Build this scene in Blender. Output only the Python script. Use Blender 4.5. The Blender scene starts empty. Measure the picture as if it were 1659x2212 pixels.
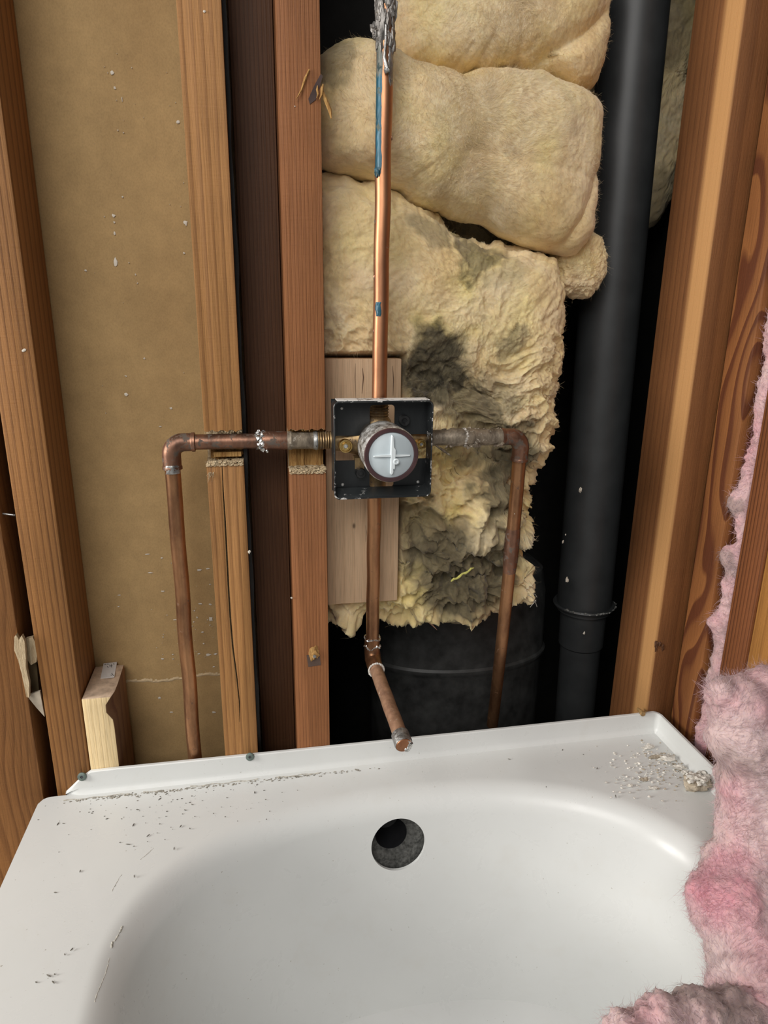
import bpy, bmesh, math, random
import numpy as np
from mathutils import Matrix, Vector
random.seed(7); rng = np.random.default_rng(7)
PI = math.pi
S = bpy.context.scene
# ------------------------------------------------------------------ camera
F = 1438.0
yaw, pit, rol = math.radians(10.62), math.radians(16.25), math.radians(-0.653)
CAM = np.array([0.0, -0.70, 1.0])
fwd = np.array([math.sin(yaw)*math.cos(pit), math.cos(yaw)*math.cos(pit), -math.sin(pit)])
rgt = np.array([math.cos(yaw), -math.sin(yaw), 0.0]); dwn = np.cross(fwd, rgt)
r2 = math.cos(rol)*rgt + math.sin(rol)*dwn; d2 = -math.sin(rol)*rgt + math.cos(rol)*dwn
MC = np.array([r2, d2, fwd])
cam = bpy.data.objects.new('camera', bpy.data.cameras.new('camera')); S.collection.objects.link(cam)
cam.data.sensor_fit = 'VERTICAL'; cam.data.sensor_height = 24; cam.data.lens = 24*F/2212
cam.data.clip_start = 0.02
cam.matrix_world = Matrix(((r2[0], -d2[0], -fwd[0], CAM[0]), (r2[1], -d2[1], -fwd[1], CAM[1]), (r2[2], -d2[2], -fwd[2], CAM[2]), (0, 0, 0, 1)))
S.camera = cam
# ------------------------------------------------------------------ light
w = bpy.data.worlds.new('world'); S.world = w; w.use_nodes = True
w.node_tree.nodes['Background'].inputs[0].default_value = (0.92, 0.96, 1.0, 1)
w.node_tree.nodes['Background'].inputs[1].default_value = 0.20
def area(name, loc, target, sx, sy, power, col):
    l = bpy.data.lights.new(name, 'AREA'); l.shape = 'RECTANGLE'; l.size = sx; l.size_y = sy; l.energy = power; l.color = col
    o = bpy.data.objects.new(name, l); S.collection.objects.link(o); o.location = loc
    o.rotation_euler = (Vector(target)-Vector(loc)).to_track_quat('-Z', 'Y').to_euler()
area('window_light', (-2.1, -0.50, 1.35), (0.3, 0.0, 0.75), 0.55, 1.0, 49, (1.0, 0.97, 0.92))
area('room_fill', (-0.7, -1.7, 2.1), (0.15, 0.0, 0.7), 1.4, 1.2, 34, (1.0, 0.97, 0.93))  # added front fill for the unseen room's ambient light
S.view_settings.view_transform = 'Standard'; S.view_settings.look = 'None'; S.view_settings.gamma = 1
S.view_settings.use_curve_mapping = False; S.view_settings.exposure = 0.0

# ------------------------------------------------------------------ helpers
def at(px, py, X=None, Y=None, Z=None):
    r = MC.T @ np.array([(px-829.5)/F, (py-1106)/F, 1.0])
    t = (X-CAM[0])/r[0] if X is not None else (Y-CAM[1])/r[1] if Y is not None else (Z-CAM[2])/r[2]
    return CAM + t*r
def depth(p): return float((MC @ (np.array(p)-CAM))[2])

def _h(i, j, k, s):
    n = (i*374761393 + j*668265263 + k*2147483647 + s*1274126177) & 0xffffffff
    n = ((n ^ (n >> 13))*1274126177) & 0xffffffff
    n = n ^ (n >> 16)
    return (n & 0xffff)/65535.0
def vn(P, f, s=0):
    Q = np.asarray(P, float)*f + 1000.0
    I = np.floor(Q).astype(np.int64); T = Q-I; T = T*T*(3-2*T)
    r = 0
    for a in (0, 1):
        for b in (0, 1):
            for c in (0, 1):
                wgt = (T[:, 0] if a else 1-T[:, 0])*(T[:, 1] if b else 1-T[:, 1])*(T[:, 2] if c else 1-T[:, 2])
                r = r + wgt*_h(I[:, 0]+a, I[:, 1]+b, I[:, 2]+c, s)
    return r*2-1
def fbm(P, f, o=4, s=0, g=0.5):
    r = 0; a = 1.0
    for k in range(o):
        r = r + a*vn(P, f*2.03**k, s+k*17); a *= g
    return r

class MB:
    def __init__(s): s.v = []; s.f = []; s.m = []
    def add(s, vs, fs, mi=0):
        o = len(s.v); s.v += [tuple(map(float, p)) for p in vs]
        s.f += [tuple(o+i for i in f) for f in fs]; s.m += [mi]*len(fs); return s
    def box(s, x0, x1, y0, y1, z0, z1, mi=0):
        vs = [(x, y, z) for z in (z0, z1) for y in (y0, y1) for x in (x0, x1)]
        return s.add(vs, [(0, 2, 3, 1), (4, 5, 7, 6), (0, 1, 5, 4), (2, 6, 7, 3), (0, 4, 6, 2), (1, 3, 7, 5)], mi)
    def tube(s, path, rad, seg=24, caps=True, mi=0, wob=0.0):
        P = [Vector(p) for p in path]; n = len(P)
        R = rad if hasattr(rad, '__len__') else [rad]*n
        ref = None; vs = []
        for i in range(n):
            t = (P[min(i+1, n-1)]-P[max(i-1, 0)]).normalized()
            if ref is None:
                ref = t.orthogonal().normalized()
            ref = (ref - t*ref.dot(t)).normalized(); b = t.cross(ref)
            for k in range(seg):
                a = 2*PI*k/seg; rr = R[i]*(1+wob*(random.random()-.5))
                vs.append(P[i]+ref*(math.cos(a)*rr)+b*(math.sin(a)*rr))
        fs = [(i*seg+k, i*seg+(k+1) % seg, (i+1)*seg+(k+1) % seg, (i+1)*seg+k) for i in range(n-1) for k in range(seg)]
        if caps: fs += [tuple(reversed(range(seg))), tuple((n-1)*seg+k for k in range(seg))]
        return s.add(vs, fs, mi)
    def lathe(s, c, axis, prof, seg=48, mi=0):
        """prof: (distance along axis, radius)"""
        a = Vector(axis).normalized(); u = a.orthogonal().normalized(); v = a.cross(u); c = Vector(c); vs = []
        for d, r in prof:
            for k in range(seg):
                t = 2*PI*k/seg; vs.append(c+a*d+(u*math.cos(t)+v*math.sin(t))*r)
        n = len(prof)
        fs = [(i*seg+k, i*seg+(k+1) % seg, (i+1)*seg+(k+1) % seg, (i+1)*seg+k) for i in range(n-1) for k in range(seg)]
        return s.add(vs, fs, mi)
    def blob(s, c, r, sc=(1, 1, 1), amp=0.2, f=None, seed=0, sub=2, mi=0):
        bm = bmesh.new(); bmesh.ops.create_icosphere(bm, subdivisions=sub, radius=1)
        V = np.array([v.co[:] for v in bm.verts]); V = V*(1+amp*fbm(V, f or 1.7, 3, seed)[:, None])
        fs = [tuple(v.index for v in fc.verts) for fc in bm.faces]; bm.free()
        return s.add(V*np.array(sc)*r+np.array(c), fs, mi)

def mesh(name, V, Fc, mats, origin=(0, 0, 0), mi=None, smooth=True):
    me = bpy.data.meshes.new(name)
    V = [(p[0]-origin[0], p[1]-origin[1], p[2]-origin[2]) for p in V]
    me.from_pydata(V, [], Fc); me.validate(); me.update()
    for m in (mats if isinstance(mats, (list, tuple)) else [mats]): me.materials.append(m)
    if mi is not None and len(mi) == len(me.polygons): me.polygons.foreach_set('material_index', mi)
    bm = bmesh.new(); bm.from_mesh(me); bmesh.ops.recalc_face_normals(bm, faces=bm.faces); bm.to_mesh(me); bm.free()
    if smooth:
        me.polygons.foreach_set('use_smooth', [True]*len(me.polygons)); me.set_sharp_from_angle(angle=math.radians(38))
    return me
def put(name, me, parent=None, loc=(0, 0, 0)):
    o = bpy.data.objects.new(name, me); S.collection.objects.link(o)
    if parent: o.parent = parent
    else: o.location = loc
    return o
def obj(name, mb, mats, parent=None, origin=None, smooth=True):
    """one mesh object; top-level ones get their origin at the base centre"""
    V = np.array(mb.v)
    if parent is not None:
        org = tuple(parent['org'])
        return put(name, mesh(name, V, mb.f, mats, org, mb.m, smooth), parent)
    if origin is None:
        lo, hi = V.min(0), V.max(0); origin = ((lo[0]+hi[0])/2, (lo[1]+hi[1])/2, lo[2])
    o = put(name, mesh(name, V, mb.f, mats, origin, mb.m, smooth), None, origin); o['org'] = list(map(float, origin)); return o
def tag(o, label, cat, group=None, kind=None):
    o['label'] = label; o['category'] = cat
    if group: o['group'] = group
    if kind: o['kind'] = kind
    return o
def thing(name, org, label, cat, group=None):
    o = bpy.data.objects.new(name, None); S.collection.objects.link(o); o.location = org; o.empty_display_size = .02
    o['org'] = list(map(float, org)); return tag(o, label, cat, group)
def bake(o, bevel=None, cuts=(), seg=2, solid=None):
    """boolean cuts then bevel, applied to the mesh"""
    tmp = []
    if solid:
        m = o.modifiers.new('s', 'SOLIDIFY'); m.thickness = solid; m.offset = -1
    for mb in cuts:
        c = put('cutter', mesh('cutter', mb.v, mb.f, o.data.materials[-1] if o.data.materials else [], (0, 0, 0), None, False))
        tmp.append(c); m = o.modifiers.new('b', 'BOOLEAN'); m.operation = 'DIFFERENCE'; m.solver = 'EXACT'; m.object = c
        m.material_mode = 'TRANSFER'
    if bevel:
        m = o.modifiers.new('v', 'BEVEL'); m.width = bevel; m.segments = seg; m.limit_method = 'ANGLE'; m.angle_limit = math.radians(35)
    bpy.context.view_layer.update()
    dg = bpy.context.evaluated_depsgraph_get()
    me = bpy.data.meshes.new_from_object(o.evaluated_get(dg)); o.modifiers.clear(); old = o.data; o.data = me
    bpy.data.meshes.remove(old)
    for c in tmp: bpy.data.objects.remove(c)
    me.polygons.foreach_set('use_smooth', [True]*len(me.polygons)); me.set_sharp_from_angle(angle=math.radians(38))
    return o

# ------------------------------------------------------------------ materials
class NT:
    def __init__(s, name, rough=.6, metal=0.0, spec=0.5):
        s.m = bpy.data.materials.new(name); s.m.use_nodes = True; s.t = s.m.node_tree; s.n = s.t.nodes
        s.b = s.n['Principled BSDF']; s.b.inputs['Roughness'].default_value = rough; s.b.inputs['Metallic'].default_value = metal
        s.b.inputs['Specular IOR Level'].default_value = spec
        s.co = s.n.new('ShaderNodeTexCoord').outputs['Object']
    def L(s, a, b): s.t.links.new(a, b)
    def setin(s, i, v):
        if hasattr(v, 'is_linked') or hasattr(v, 'links'): s.L(v, i)
        else: i.default_value = v
    def map(s, sc=(1, 1, 1), loc=(0, 0, 0), rot=(0, 0, 0), v=None):
        n = s.n.new('ShaderNodeMapping'); n.inputs['Scale'].default_value = sc; n.inputs['Location'].default_value = loc; n.inputs['Rotation'].default_value = rot
        s.L(v or s.co, n.inputs[0]); return n.outputs[0]
    def noise(s, v, scale, detail=4, rough=.5, dist=0, col=False):
        n = s.n.new('ShaderNodeTexNoise'); n.inputs['Scale'].default_value = scale; n.inputs['Detail'].default_value = detail
        n.inputs['Roughness'].default_value = rough; n.inputs['Distortion'].default_value = dist; s.L(v, n.inputs['Vector'])
        return n.outputs['Color' if col else 'Fac']
    def ramp(s, f, stops):
        n = s.n.new('ShaderNodeValToRGB'); e = n.color_ramp.elements
        while len(e) < len(stops): e.new(0.5)
        for k, (p, c) in enumerate(stops):
            e[k].position = p; e[k].color = (*c, 1) if hasattr(c, '__len__') else (c, c, c, 1)
        s.L(f, n.inputs[0]); return n.outputs[0]
    def mix(s, f, a, b, mode='MIX'):
        n = s.n.new('ShaderNodeMix'); n.data_type = 'RGBA'; n.blend_type = mode
        s.setin(n.inputs[0], f)
        for i, v in ((6, a), (7, b)): s.setin(n.inputs[i], (*v, 1) if (isinstance(v, tuple) and len(v) == 3) else v)
        return n.outputs[2]
    def math(s, op, a, b=0.0, c=None):
        n = s.n.new('ShaderNodeMath'); n.operation = op; s.setin(n.inputs[0], a); s.setin(n.inputs[1], b)
        if c is not None: s.setin(n.inputs[2], c)
        return n.outputs[0]
    def vm(s, op, a, b):
        n = s.n.new('ShaderNodeVectorMath'); n.operation = op; s.setin(n.inputs[0], a); s.setin(n.inputs[1], b)
        return n.outputs['Value' if op in ('LENGTH', 'DISTANCE') else 'Vector']
    def col(s, c): s.setin(s.b.inputs['Base Color'], (*c, 1) if isinstance(c, tuple) else c); return s
    def rough(s, c): s.setin(s.b.inputs['Roughness'], c); return s
    def bump(s, h, dist=.001, strength=1.0):
        n = s.n.new('ShaderNodeBump'); n.inputs['Distance'].default_value = dist; n.inputs['Strength'].default_value = strength
        s.L(h, n.inputs['Height']); s.L(n.outputs[0], s.b.inputs['Normal']); return s

def wood(name, pale, dark, period=.006, warp=.01, axis='x', seed=0., zs=.06, late=.6, tone=.25, knots=(), band=None, cathedral=0., rough=.62, streak=None):
    """grain runs along z; ring lines across `axis`; knots (x, z, r) in object space"""
    t = NT(name, rough, 0, .3)
    p = t.map((1, 1, zs), (seed*3.1, seed*1.7, seed*.61))
    nz = t.noise(p, 9, 2, .5)
    ax = {'x': (1, .45, 0), 'y': (.45, 1, 0), 'z': (0, 0, 1)}[axis]
    dp = t.n.new('ShaderNodeVectorMath'); dp.operation = 'DOT_PRODUCT'; t.L(t.co, dp.inputs[0]); dp.inputs[1].default_value = ax
    pos = t.math('MULTIPLY_ADD', nz, warp, dp.outputs['Value'])
    if cathedral:
        q = t.map((1, 1, zs*2.2), (seed, .3, .2)); n2 = t.noise(q, 14, 1, .4); pos = t.math('MULTIPLY_ADD', n2, cathedral, pos)
    kn = None
    for (kx, kz, kr) in knots:
        q = t.map((1, 0, .55) if axis != 'y' else (0, 1, .55), (-kx if axis != 'y' else 0, -kx if axis == 'y' else 0, -kz*.55))
        ln = t.vm('LENGTH', q, (0, 0, 0))
        pos = t.math('ADD', pos, t.math('MULTIPLY', t.math('POWER', 2.718, t.math('MULTIPLY', ln, -1/(kr*1.6))), kr*1.2))
        k1 = t.ramp(t.math('DIVIDE', ln, kr), [(0.0, 1.0), (.35, .75), (.6, .15), (.9, 0.)])
        kn = k1 if kn is None else t.math('MAXIMUM', kn, k1)
    fr = t.math('FRACT', t.math('DIVIDE', pos, period))
    ring = t.ramp(fr, [(0, 0.0), (.55, .25), (.86, 1.0), (.93, .9), (1.0, 0.0)])
    strength = t.math('MULTIPLY', ring, t.math('MULTIPLY_ADD', t.noise(t.map((40, 40, 2), (seed, 0, 0)), 1, 2), late, late*.4))
    c = t.mix(strength, pale, dark)
    big = t.noise(t.map((1, 1, .35), (seed*2, 0, seed)), 11, 3, .55)
    c = t.mix(1.0, c, t.ramp(big, [(.25, 1-tone), (.75, 1+tone*.35)]), 'MULTIPLY')
    pores = t.noise(t.map((900, 900, 22)), 1, 3, .6)
    c = t.mix(1.0, c, t.ramp(pores, [(.30, .78), (.55, 1.04)]), 'MULTIPLY')
    if streak:    # window light painted as a paler band along the board: (axis vector, centre, halfwidth, colour)
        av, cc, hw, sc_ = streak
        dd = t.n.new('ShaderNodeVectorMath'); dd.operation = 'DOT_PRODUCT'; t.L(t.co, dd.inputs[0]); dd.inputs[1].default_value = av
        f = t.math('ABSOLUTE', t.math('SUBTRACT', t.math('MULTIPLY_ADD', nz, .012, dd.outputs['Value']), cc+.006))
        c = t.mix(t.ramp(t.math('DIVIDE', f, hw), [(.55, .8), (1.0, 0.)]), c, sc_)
    if kn is not None: c = t.mix(kn, c, tuple(x*.28 for x in dark))
    t.col(c)
    saw = t.noise(t.map((60, 60, 500)), 1, 2, .5)
    h = t.math('ADD', t.math('MULTIPLY', pores, .8), t.math('ADD', t.math('MULTIPLY', ring, .25), t.math('MULTIPLY', saw, .5)))
    t.bump(h, .0006, .7)
    return t.m

def rawwood(name, c1, c2):
    t = NT(name, .9, 0, .1)
    n = t.noise(t.map((500, 500, 60)), 1, 4, .7)
    t.col(t.ramp(n, [(.3, c2), (.65, c1)])); t.bump(n, .002, 1); return t.m
def metal(name, c1, c2, rough=.35, mtl=1.0, scale=60, dirt=None, dl=.6, bump=.0003):
    t = NT(name, rough, mtl)
    n = t.noise(t.map((1, 1, .35)), scale, 5, .65)
    c = t.ramp(n, [(.35, c2), (.62, c1)])
    if dirt:
        d = t.noise(t.map(), scale*1.7, 4, .7, .6); f = t.ramp(d, [(dl, 0.), (dl+.08, 1.)])
        c = t.mix(f, c, dirt); t.setin(t.b.inputs['Metallic'], t.math('MULTIPLY', t.math('SUBTRACT', 1.0, f), mtl))
        t.rough(t.math('MULTIPLY_ADD', f, .4, rough))
    else: t.rough(t.math('MULTIPLY_ADD', n, .25, rough-.1))
    t.col(c); t.bump(n, bump, .8); return t.m
def plain(name, c, rough=.5, mtl=0., var=.15, scale=80, bump=.0002, spec=.5):
    t = NT(name, rough, mtl, spec); n = t.noise(t.map(), scale, 4, .6)
    t.col(t.ramp(n, [(.3, tuple(x*(1-var) for x in c)), (.7, tuple(min(1, x*(1+var)) for x in c))])); t.bump(n, bump, .8); return t.m

W_L0 = wood('fir_orange', (.31, .142, .045), (.125, .047, .014), .0062, .012, 'x', 1.3, late=.75)
W_L00 = wood('fir_wide', (.27, .120, .040), (.12, .046, .015), .013, .02, 'x', 4.2, zs=.12, cathedral=.09)
W_A = wood('fir_tan', (.38, .185, .062), (.17, .068, .020), .0085, .012, 'x', 2.4, late=.6)
W_B = wood('fir_red', (.295, .118, .043), (.165, .056, .019), .0036, .006, 'x', 3.7, late=.55)
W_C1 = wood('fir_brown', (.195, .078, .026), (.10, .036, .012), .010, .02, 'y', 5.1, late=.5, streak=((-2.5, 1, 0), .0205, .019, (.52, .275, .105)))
W_C2 = wood('fir_cathedral', (.26, .100, .030), (.11, .032, .011), .019, .03, 'y', 8.3, zs=.16, cathedral=.11, late=1.7)
W_C3 = wood('fir_dark_red', (.22, .075, .025), (.07, .022, .008), .0050, .012, 'y', 6.7, late=.9)
W_C4 = wood('fir_yellow', (.40, .180, .045), (.22, .085, .02), .012, .012, 'y', 7.9, late=.4)
W_BK = wood('dark_blocking', (.105, .046, .021), (.055, .022, .010), .004, .008, 'x', 9.1, late=.6)
W_PINE = wood('pale_pine', (.66, .46, .29), (.50, .31, .175), .012, .012, 'x', 2.2, late=.35, tone=.10, knots=((-.011, .100, .0035),))
W_BLK = wood('fresh_spruce', (.78, .60, .34), (.62, .43, .20), .0055, .008, 'x', 3.3, late=.4, tone=.1)
W_BLKS = wood('spruce_shaded_side', (.30, .16, .085), (.14, .045, .04), .02, .02, 'y', 1.3, tone=.5)  # short block's right side, its shade painted in as darker wood
RAW = rawwood('raw_cut_wood', (.62, .50, .33), (.36, .25, .14))
RAWO = rawwood('chewed_fir', (.50, .30, .11), (.24, .11, .035))

def kraft():
    t = NT('kraft_paper', .8, 0, .25)
    big = t.noise(t.map((1, 1, .8)), 9, 4, .55); mid = t.noise(t.map((1, 1, 1)), 55, 4, .6); fine = t.noise(t.map((700, 700, 500)), 1, 3, .6)
    c = t.ramp(big, [(.3, (.345, .225, .100)), (.7, (.425, .285, .130))])
    c = t.mix(1., c, t.ramp(mid, [(.3, .90), (.7, 1.05)]), 'MULTIPLY'); c = t.mix(1., c, t.ramp(fine, [(.25, .86), (.6, 1.03)]), 'MULTIPLY')
    t.col(c); t.bump(fine, .0003, .5); return t.m
KRAFT = kraft()
BLACK = plain('black_sheathing', (.010, .010, .009), .75, 0, .4, 30, .001, .3)
BLACKFELT = plain('black_felt', (.010, .010, .010), .7, 0, .4, 60, .0006)
COPPER = metal('copper_tarnished', (.44, .225, .11), (.20, .098, .052), .38, .85, 38, (.10, .055, .035), .62)
COPPERB = metal('copper_bright', (.56, .27, .14), (.34, .15, .08), .44, .9, 26, (.16, .08, .05), .66)
COPPERD = metal('copper_dark', (.30, .155, .10), (.13, .070, .048), .42, .8, 60, (.09, .07, .055), .52)
GRIME = metal('crusty_fitting', (.33, .27, .20), (.12, .095, .07), .55, .45, 110, (.48, .43, .36), .60, .0012)
SOLDER = metal('solder', (.82, .82, .80), (.45, .44, .42), .25, 1, 120, None, .6, .001)
SOLDERD = metal('dull_solder', (.45, .45, .44), (.16, .15, .14), .40, .8, 150, (.06, .05, .045), .6, .0015)
BRASS = metal('brass', (.80, .57, .22), (.42, .27, .09), .28, 1, 80, None)
BRASSD = metal('dirty_brass', (.36, .25, .12), (.14, .09, .05), .45, .75, 90, (.10, .07, .045), .55, .0006)
FLUX = metal('blue_flux', (.012, .095, .145), (.02, .055, .07), .42, .15, 70, (.10, .12, .10), .60)
FLUXG = metal('grey_flux', (.15, .155, .13), (.06, .065, .06), .5, .2, 60, (.03, .05, .05), .60)
PLATE = metal('black_painted_steel', (.014, .016, .017), (.008, .009, .010), .32, .0, 70, None)
WORN = plain('worn_edge', (.50, .49, .47), .5, .3, .4, 200, .0005)
RINGM = plain('maroon_rubber', (.060, .028, .030), .35, 0, .25, 60)
def chalky():
    t = NT('chalky_sleeve', .45, .5); n = t.noise(t.map((1, .5, 1)), 150, 5, .7)
    t.col(t.ramp(n, [(.36, (.10, .08, .065)), (.5, (.42, .40, .37)), (.62, (.80, .79, .77))])); t.bump(n, .0008, .8); return t.m
CHALK = chalky()
GREYP = plain('grey_plastic', (.47, .53, .56), .42, 0, .05, 60)
WHITEP = plain('pale_plastic', (.66, .71, .73), .38, 0, .04, 60)
ABS = plain('black_abs', (.028, .030, .031), .46, 0, .2, 25, .0002)
DUCT = plain('black_duct', (.045, .046, .045), .5, 0, .5, 35, .0006)
SCREW = plain('green_coated_screw', (.15, .19, .17), .5, .5, .3, 200)
PLASTER = plain('plaster', (.70, .67, .61), .9, 0, .25, 200, .001, .1)
PLASTERD = plain('dirty_plaster', (.42, .36, .28), .95, 0, .45, 160, .0015, .1)
FLECK = plain('white_paint', (.58, .53, .45), .6, 0, .1, 200)
STICK = plain('sticker_paper', (.66, .64, .62), .5, 0, .06, 200)
INK = plain('print', (.05, .05, .055), .5)
RUBBER = plain('grey_gasket', (.075, .075, .07), .8, 0, .6, 220, .0025, .2)
DARKIN = plain('dark_pipe_inside', (.010, .010, .012), .6, 0, .3)
def tubm():
    t = NT('white_enamel', .13, 0, .4)
    t.b.inputs['Coat Weight'].default_value = .0; t.b.inputs['Coat Roughness'].default_value = .06
    n = t.noise(t.map(), 6, 4, .6)
    c = t.ramp(n, [(.3, (.635, .645, .632)), (.7, (.675, .685, .670))])
    dust = t.noise(t.map(), 16, 5, .7, .4)
    c = t.mix(t.ramp(dust, [(.55, 0.), (.75, .35)]), c, (.60, .59, .55))
    sp = t.noise(t.map(), 330, 2, .5); z = t.n.new('ShaderNodeSeparateXYZ'); t.L(t.co, z.inputs[0])
    m = t.math('MULTIPLY', t.ramp(sp, [(.725, 0.), (.76, 1.)]), t.ramp(t.noise(t.map(), 14, 3), [(.45, 0.), (.6, .8)]))
    c = t.mix(m, c, (.30, .27, .22))
    t.col(c); t.rough(t.ramp(dust, [(.3, .22), (.75, .42)])); return t.m
TUB = tubm()
def wool(name, cream, tint, dirt, dark, bmp=.0025, warm=(.74, .52, .27)):
    t = NT(name, 1.0, 0, .05)
    a = t.n.new('ShaderNodeAttribute'); a.attribute_name = 'tone'; s_ = t.n.new('ShaderNodeSeparateColor'); t.L(a.outputs['Color'], s_.inputs[0])
    n = t.noise(t.map(), 40, 6, .65, .8); n2 = t.noise(t.map(), 240, 4, .7, .5)
    c = t.mix(s_.outputs[1], cream, tint)
    c = t.mix(t.ramp(t.noise(t.map((1, 1, .6)), 17, 4, .6, .6), [(.42, 0.), (.72, .75)]), c, warm)
    c = t.mix(s_.outputs[0], c, t.ramp(n, [(.3, dark), (.7, dirt)]))
    c = t.mix(1., c, t.ramp(n2, [(.25, .90), (.65, 1.04)]), 'MULTIPLY')
    t.col(c); t.bump(t.math('ADD', n, t.math('MULTIPLY', n2, .4)), bmp, .7)
    t.b.inputs['Sheen Weight'].default_value = .15
    t.b.inputs['Subsurface Weight'].default_value = .35; t.b.inputs['Subsurface Radius'].default_value = (1, .75, .4)
    t.b.inputs['Subsurface Scale'].default_value = .006
    return t.m
YWOOL = wool('yellow_wool', (.90, .735, .47), (.84, .68, .25), (.23, .19, .115), (.05, .042, .028), .0006)
PWOOL = wool('pink_wool', (.72, .53, .52), (.74, .29, .36), (.38, .30, .27), (.24, .17, .16), .0014, (.62, .44, .42))

# ------------------------------------------------------------------ structure
def struct(o): o['kind'] = 'structure'; return o
struct(obj('floor', MB().box(-1.6, 1.4, -2.6, .60, -.03, 0), plain('subfloor', (.16, .12, .08), .8)))
struct(obj('wall_back', MB().box(-.70, 1.1, .42, .45, 0, 2.2), BLACK))
struct(obj('wall_right', MB().box(.615, .63, -1.9, .42, 0, 2.2), BLACK))
wl = obj('wall_left', MB().box(-.60, .035, .075, .090, 0, 2.2), KRAFT); struct(wl)
struct(obj('wall_chase', MB().box(.030, .044, .092, .42, 0, 2.2), BLACK)); bpy.data.objects['wall_chase'].name = 'wall_light_block'  # unseen partition added to keep stray light out of the chase
# torn horizontal seam and paint flecks on the kraft paper
sm = MB()
xs = np.linspace(-.20, -.045, 60)
zz = .563 + .0015*np.sin(xs*60) + .0012*vn(np.c_[xs, xs*0, xs*0], 180, 3)
for k in range(59):
    h = .0012+.001*random.random()
    sm.add([(xs[k], .0745, zz[k]), (xs[k+1], .0745, zz[k+1]), (xs[k+1], .0738, zz[k+1]+h), (xs[k], .0738, zz[k]+h), (xs[k], .0749, zz[k]+h*2.2), (xs[k+1], .0749, zz[k+1]+h*2.2)], [(0, 1, 2, 3), (3, 2, 5, 4)])
s_ = obj('paper_seam', sm, plain('torn_paper', (.50, .38, .23), .9), wl if False else None); struct(s_); s_.name = 'trim_1'
def flecks(pts, Y, normal='y'):
    mb = MB()
    for (px, py, r, asp) in pts:
        c = at(px, py, Y=Y); R = .72*r*depth(c)/F; n = 9; vs = []
        for k in range(n):
            a = 2*PI*k/n; q = R*(.6+.7*random.random()); vs.append((c[0]+math.cos(a)*q, Y-.0006, c[2]+math.sin(a)*q*asp))
        vs.append((c[0], Y-.0012, c[2])); mb.add(vs, [(k, (k+1) % n, n) for k in range(n)])
    return mb
fp = [(242, 157, 5, 1.5), (248, 190, 5, 1), (255, 282, 2, 1), (267, 287, 2, 1), (264, 215, 1.5, 4), (265, 425, 3, 1), (246, 466, 5, 1), (247, 480, 3, 1), (248, 505, 3, 2), (249, 565, 6, 2.2),
      (185, 584, 4, .7), (279, 568, 2, 1), (293, 593, 2, 1.4), (297, 612, 2.5, 1), (312, 774, 3, 1), (273, 852, 5, 1.2), (370, 882, 5, .7), (385, 264, 5, .8), (401, 482, 7, 1), (398, 547, 3, 1), (272, 812, 3, .8),
      (346, 921, 5, .5), (318, 1197, 7, .35), (325, 1237, 7, .35), (430, 1231, 8, .35), (450, 1228, 6, .35), (350, 1205, 4, .5), (352, 1277, 6, .4), (454, 1262, 3, .8), (433, 1304, 6, .4), (454, 1305, 4, .8),
      (426, 1333, 3, 1), (455, 1337, 6, 1.2), (438, 1365, 4, .8), (378, 1338, 5, .4), (351, 1423, 4, .8), (258, 1285, 5, .4), (256, 1310, 4, .4), (430, 1412, 4, .8), (450, 1414, 8, .5), (466, 1412, 5, .7), (440, 1390, 3, .7), (410, 1417, 4, .6), (395, 1424, 3, .6), (461, 1440, 4, .5), (345, 1507, 4, 1), (370, 1538, 6, .4), (462, 1538, 6, .5)]
for k in range(60): fp.append((random.gauss(410, 45), random.gauss(1380, 70), random.uniform(.8, 2.2), random.uniform(.5, 1.2)))
for k in range(30): fp.append((random.uniform(200, 400), random.uniform(80, 1000), random.uniform(.6, 1.6), random.uniform(.7, 1.5)))
f = obj('paint_flecks', flecks([p for p in fp if p[0] < 475], .0748), FLECK); f.parent = wl; f.location = np.array(f['org'])-np.array(wl['org']); f['kind'] = 'stuff'

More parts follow.
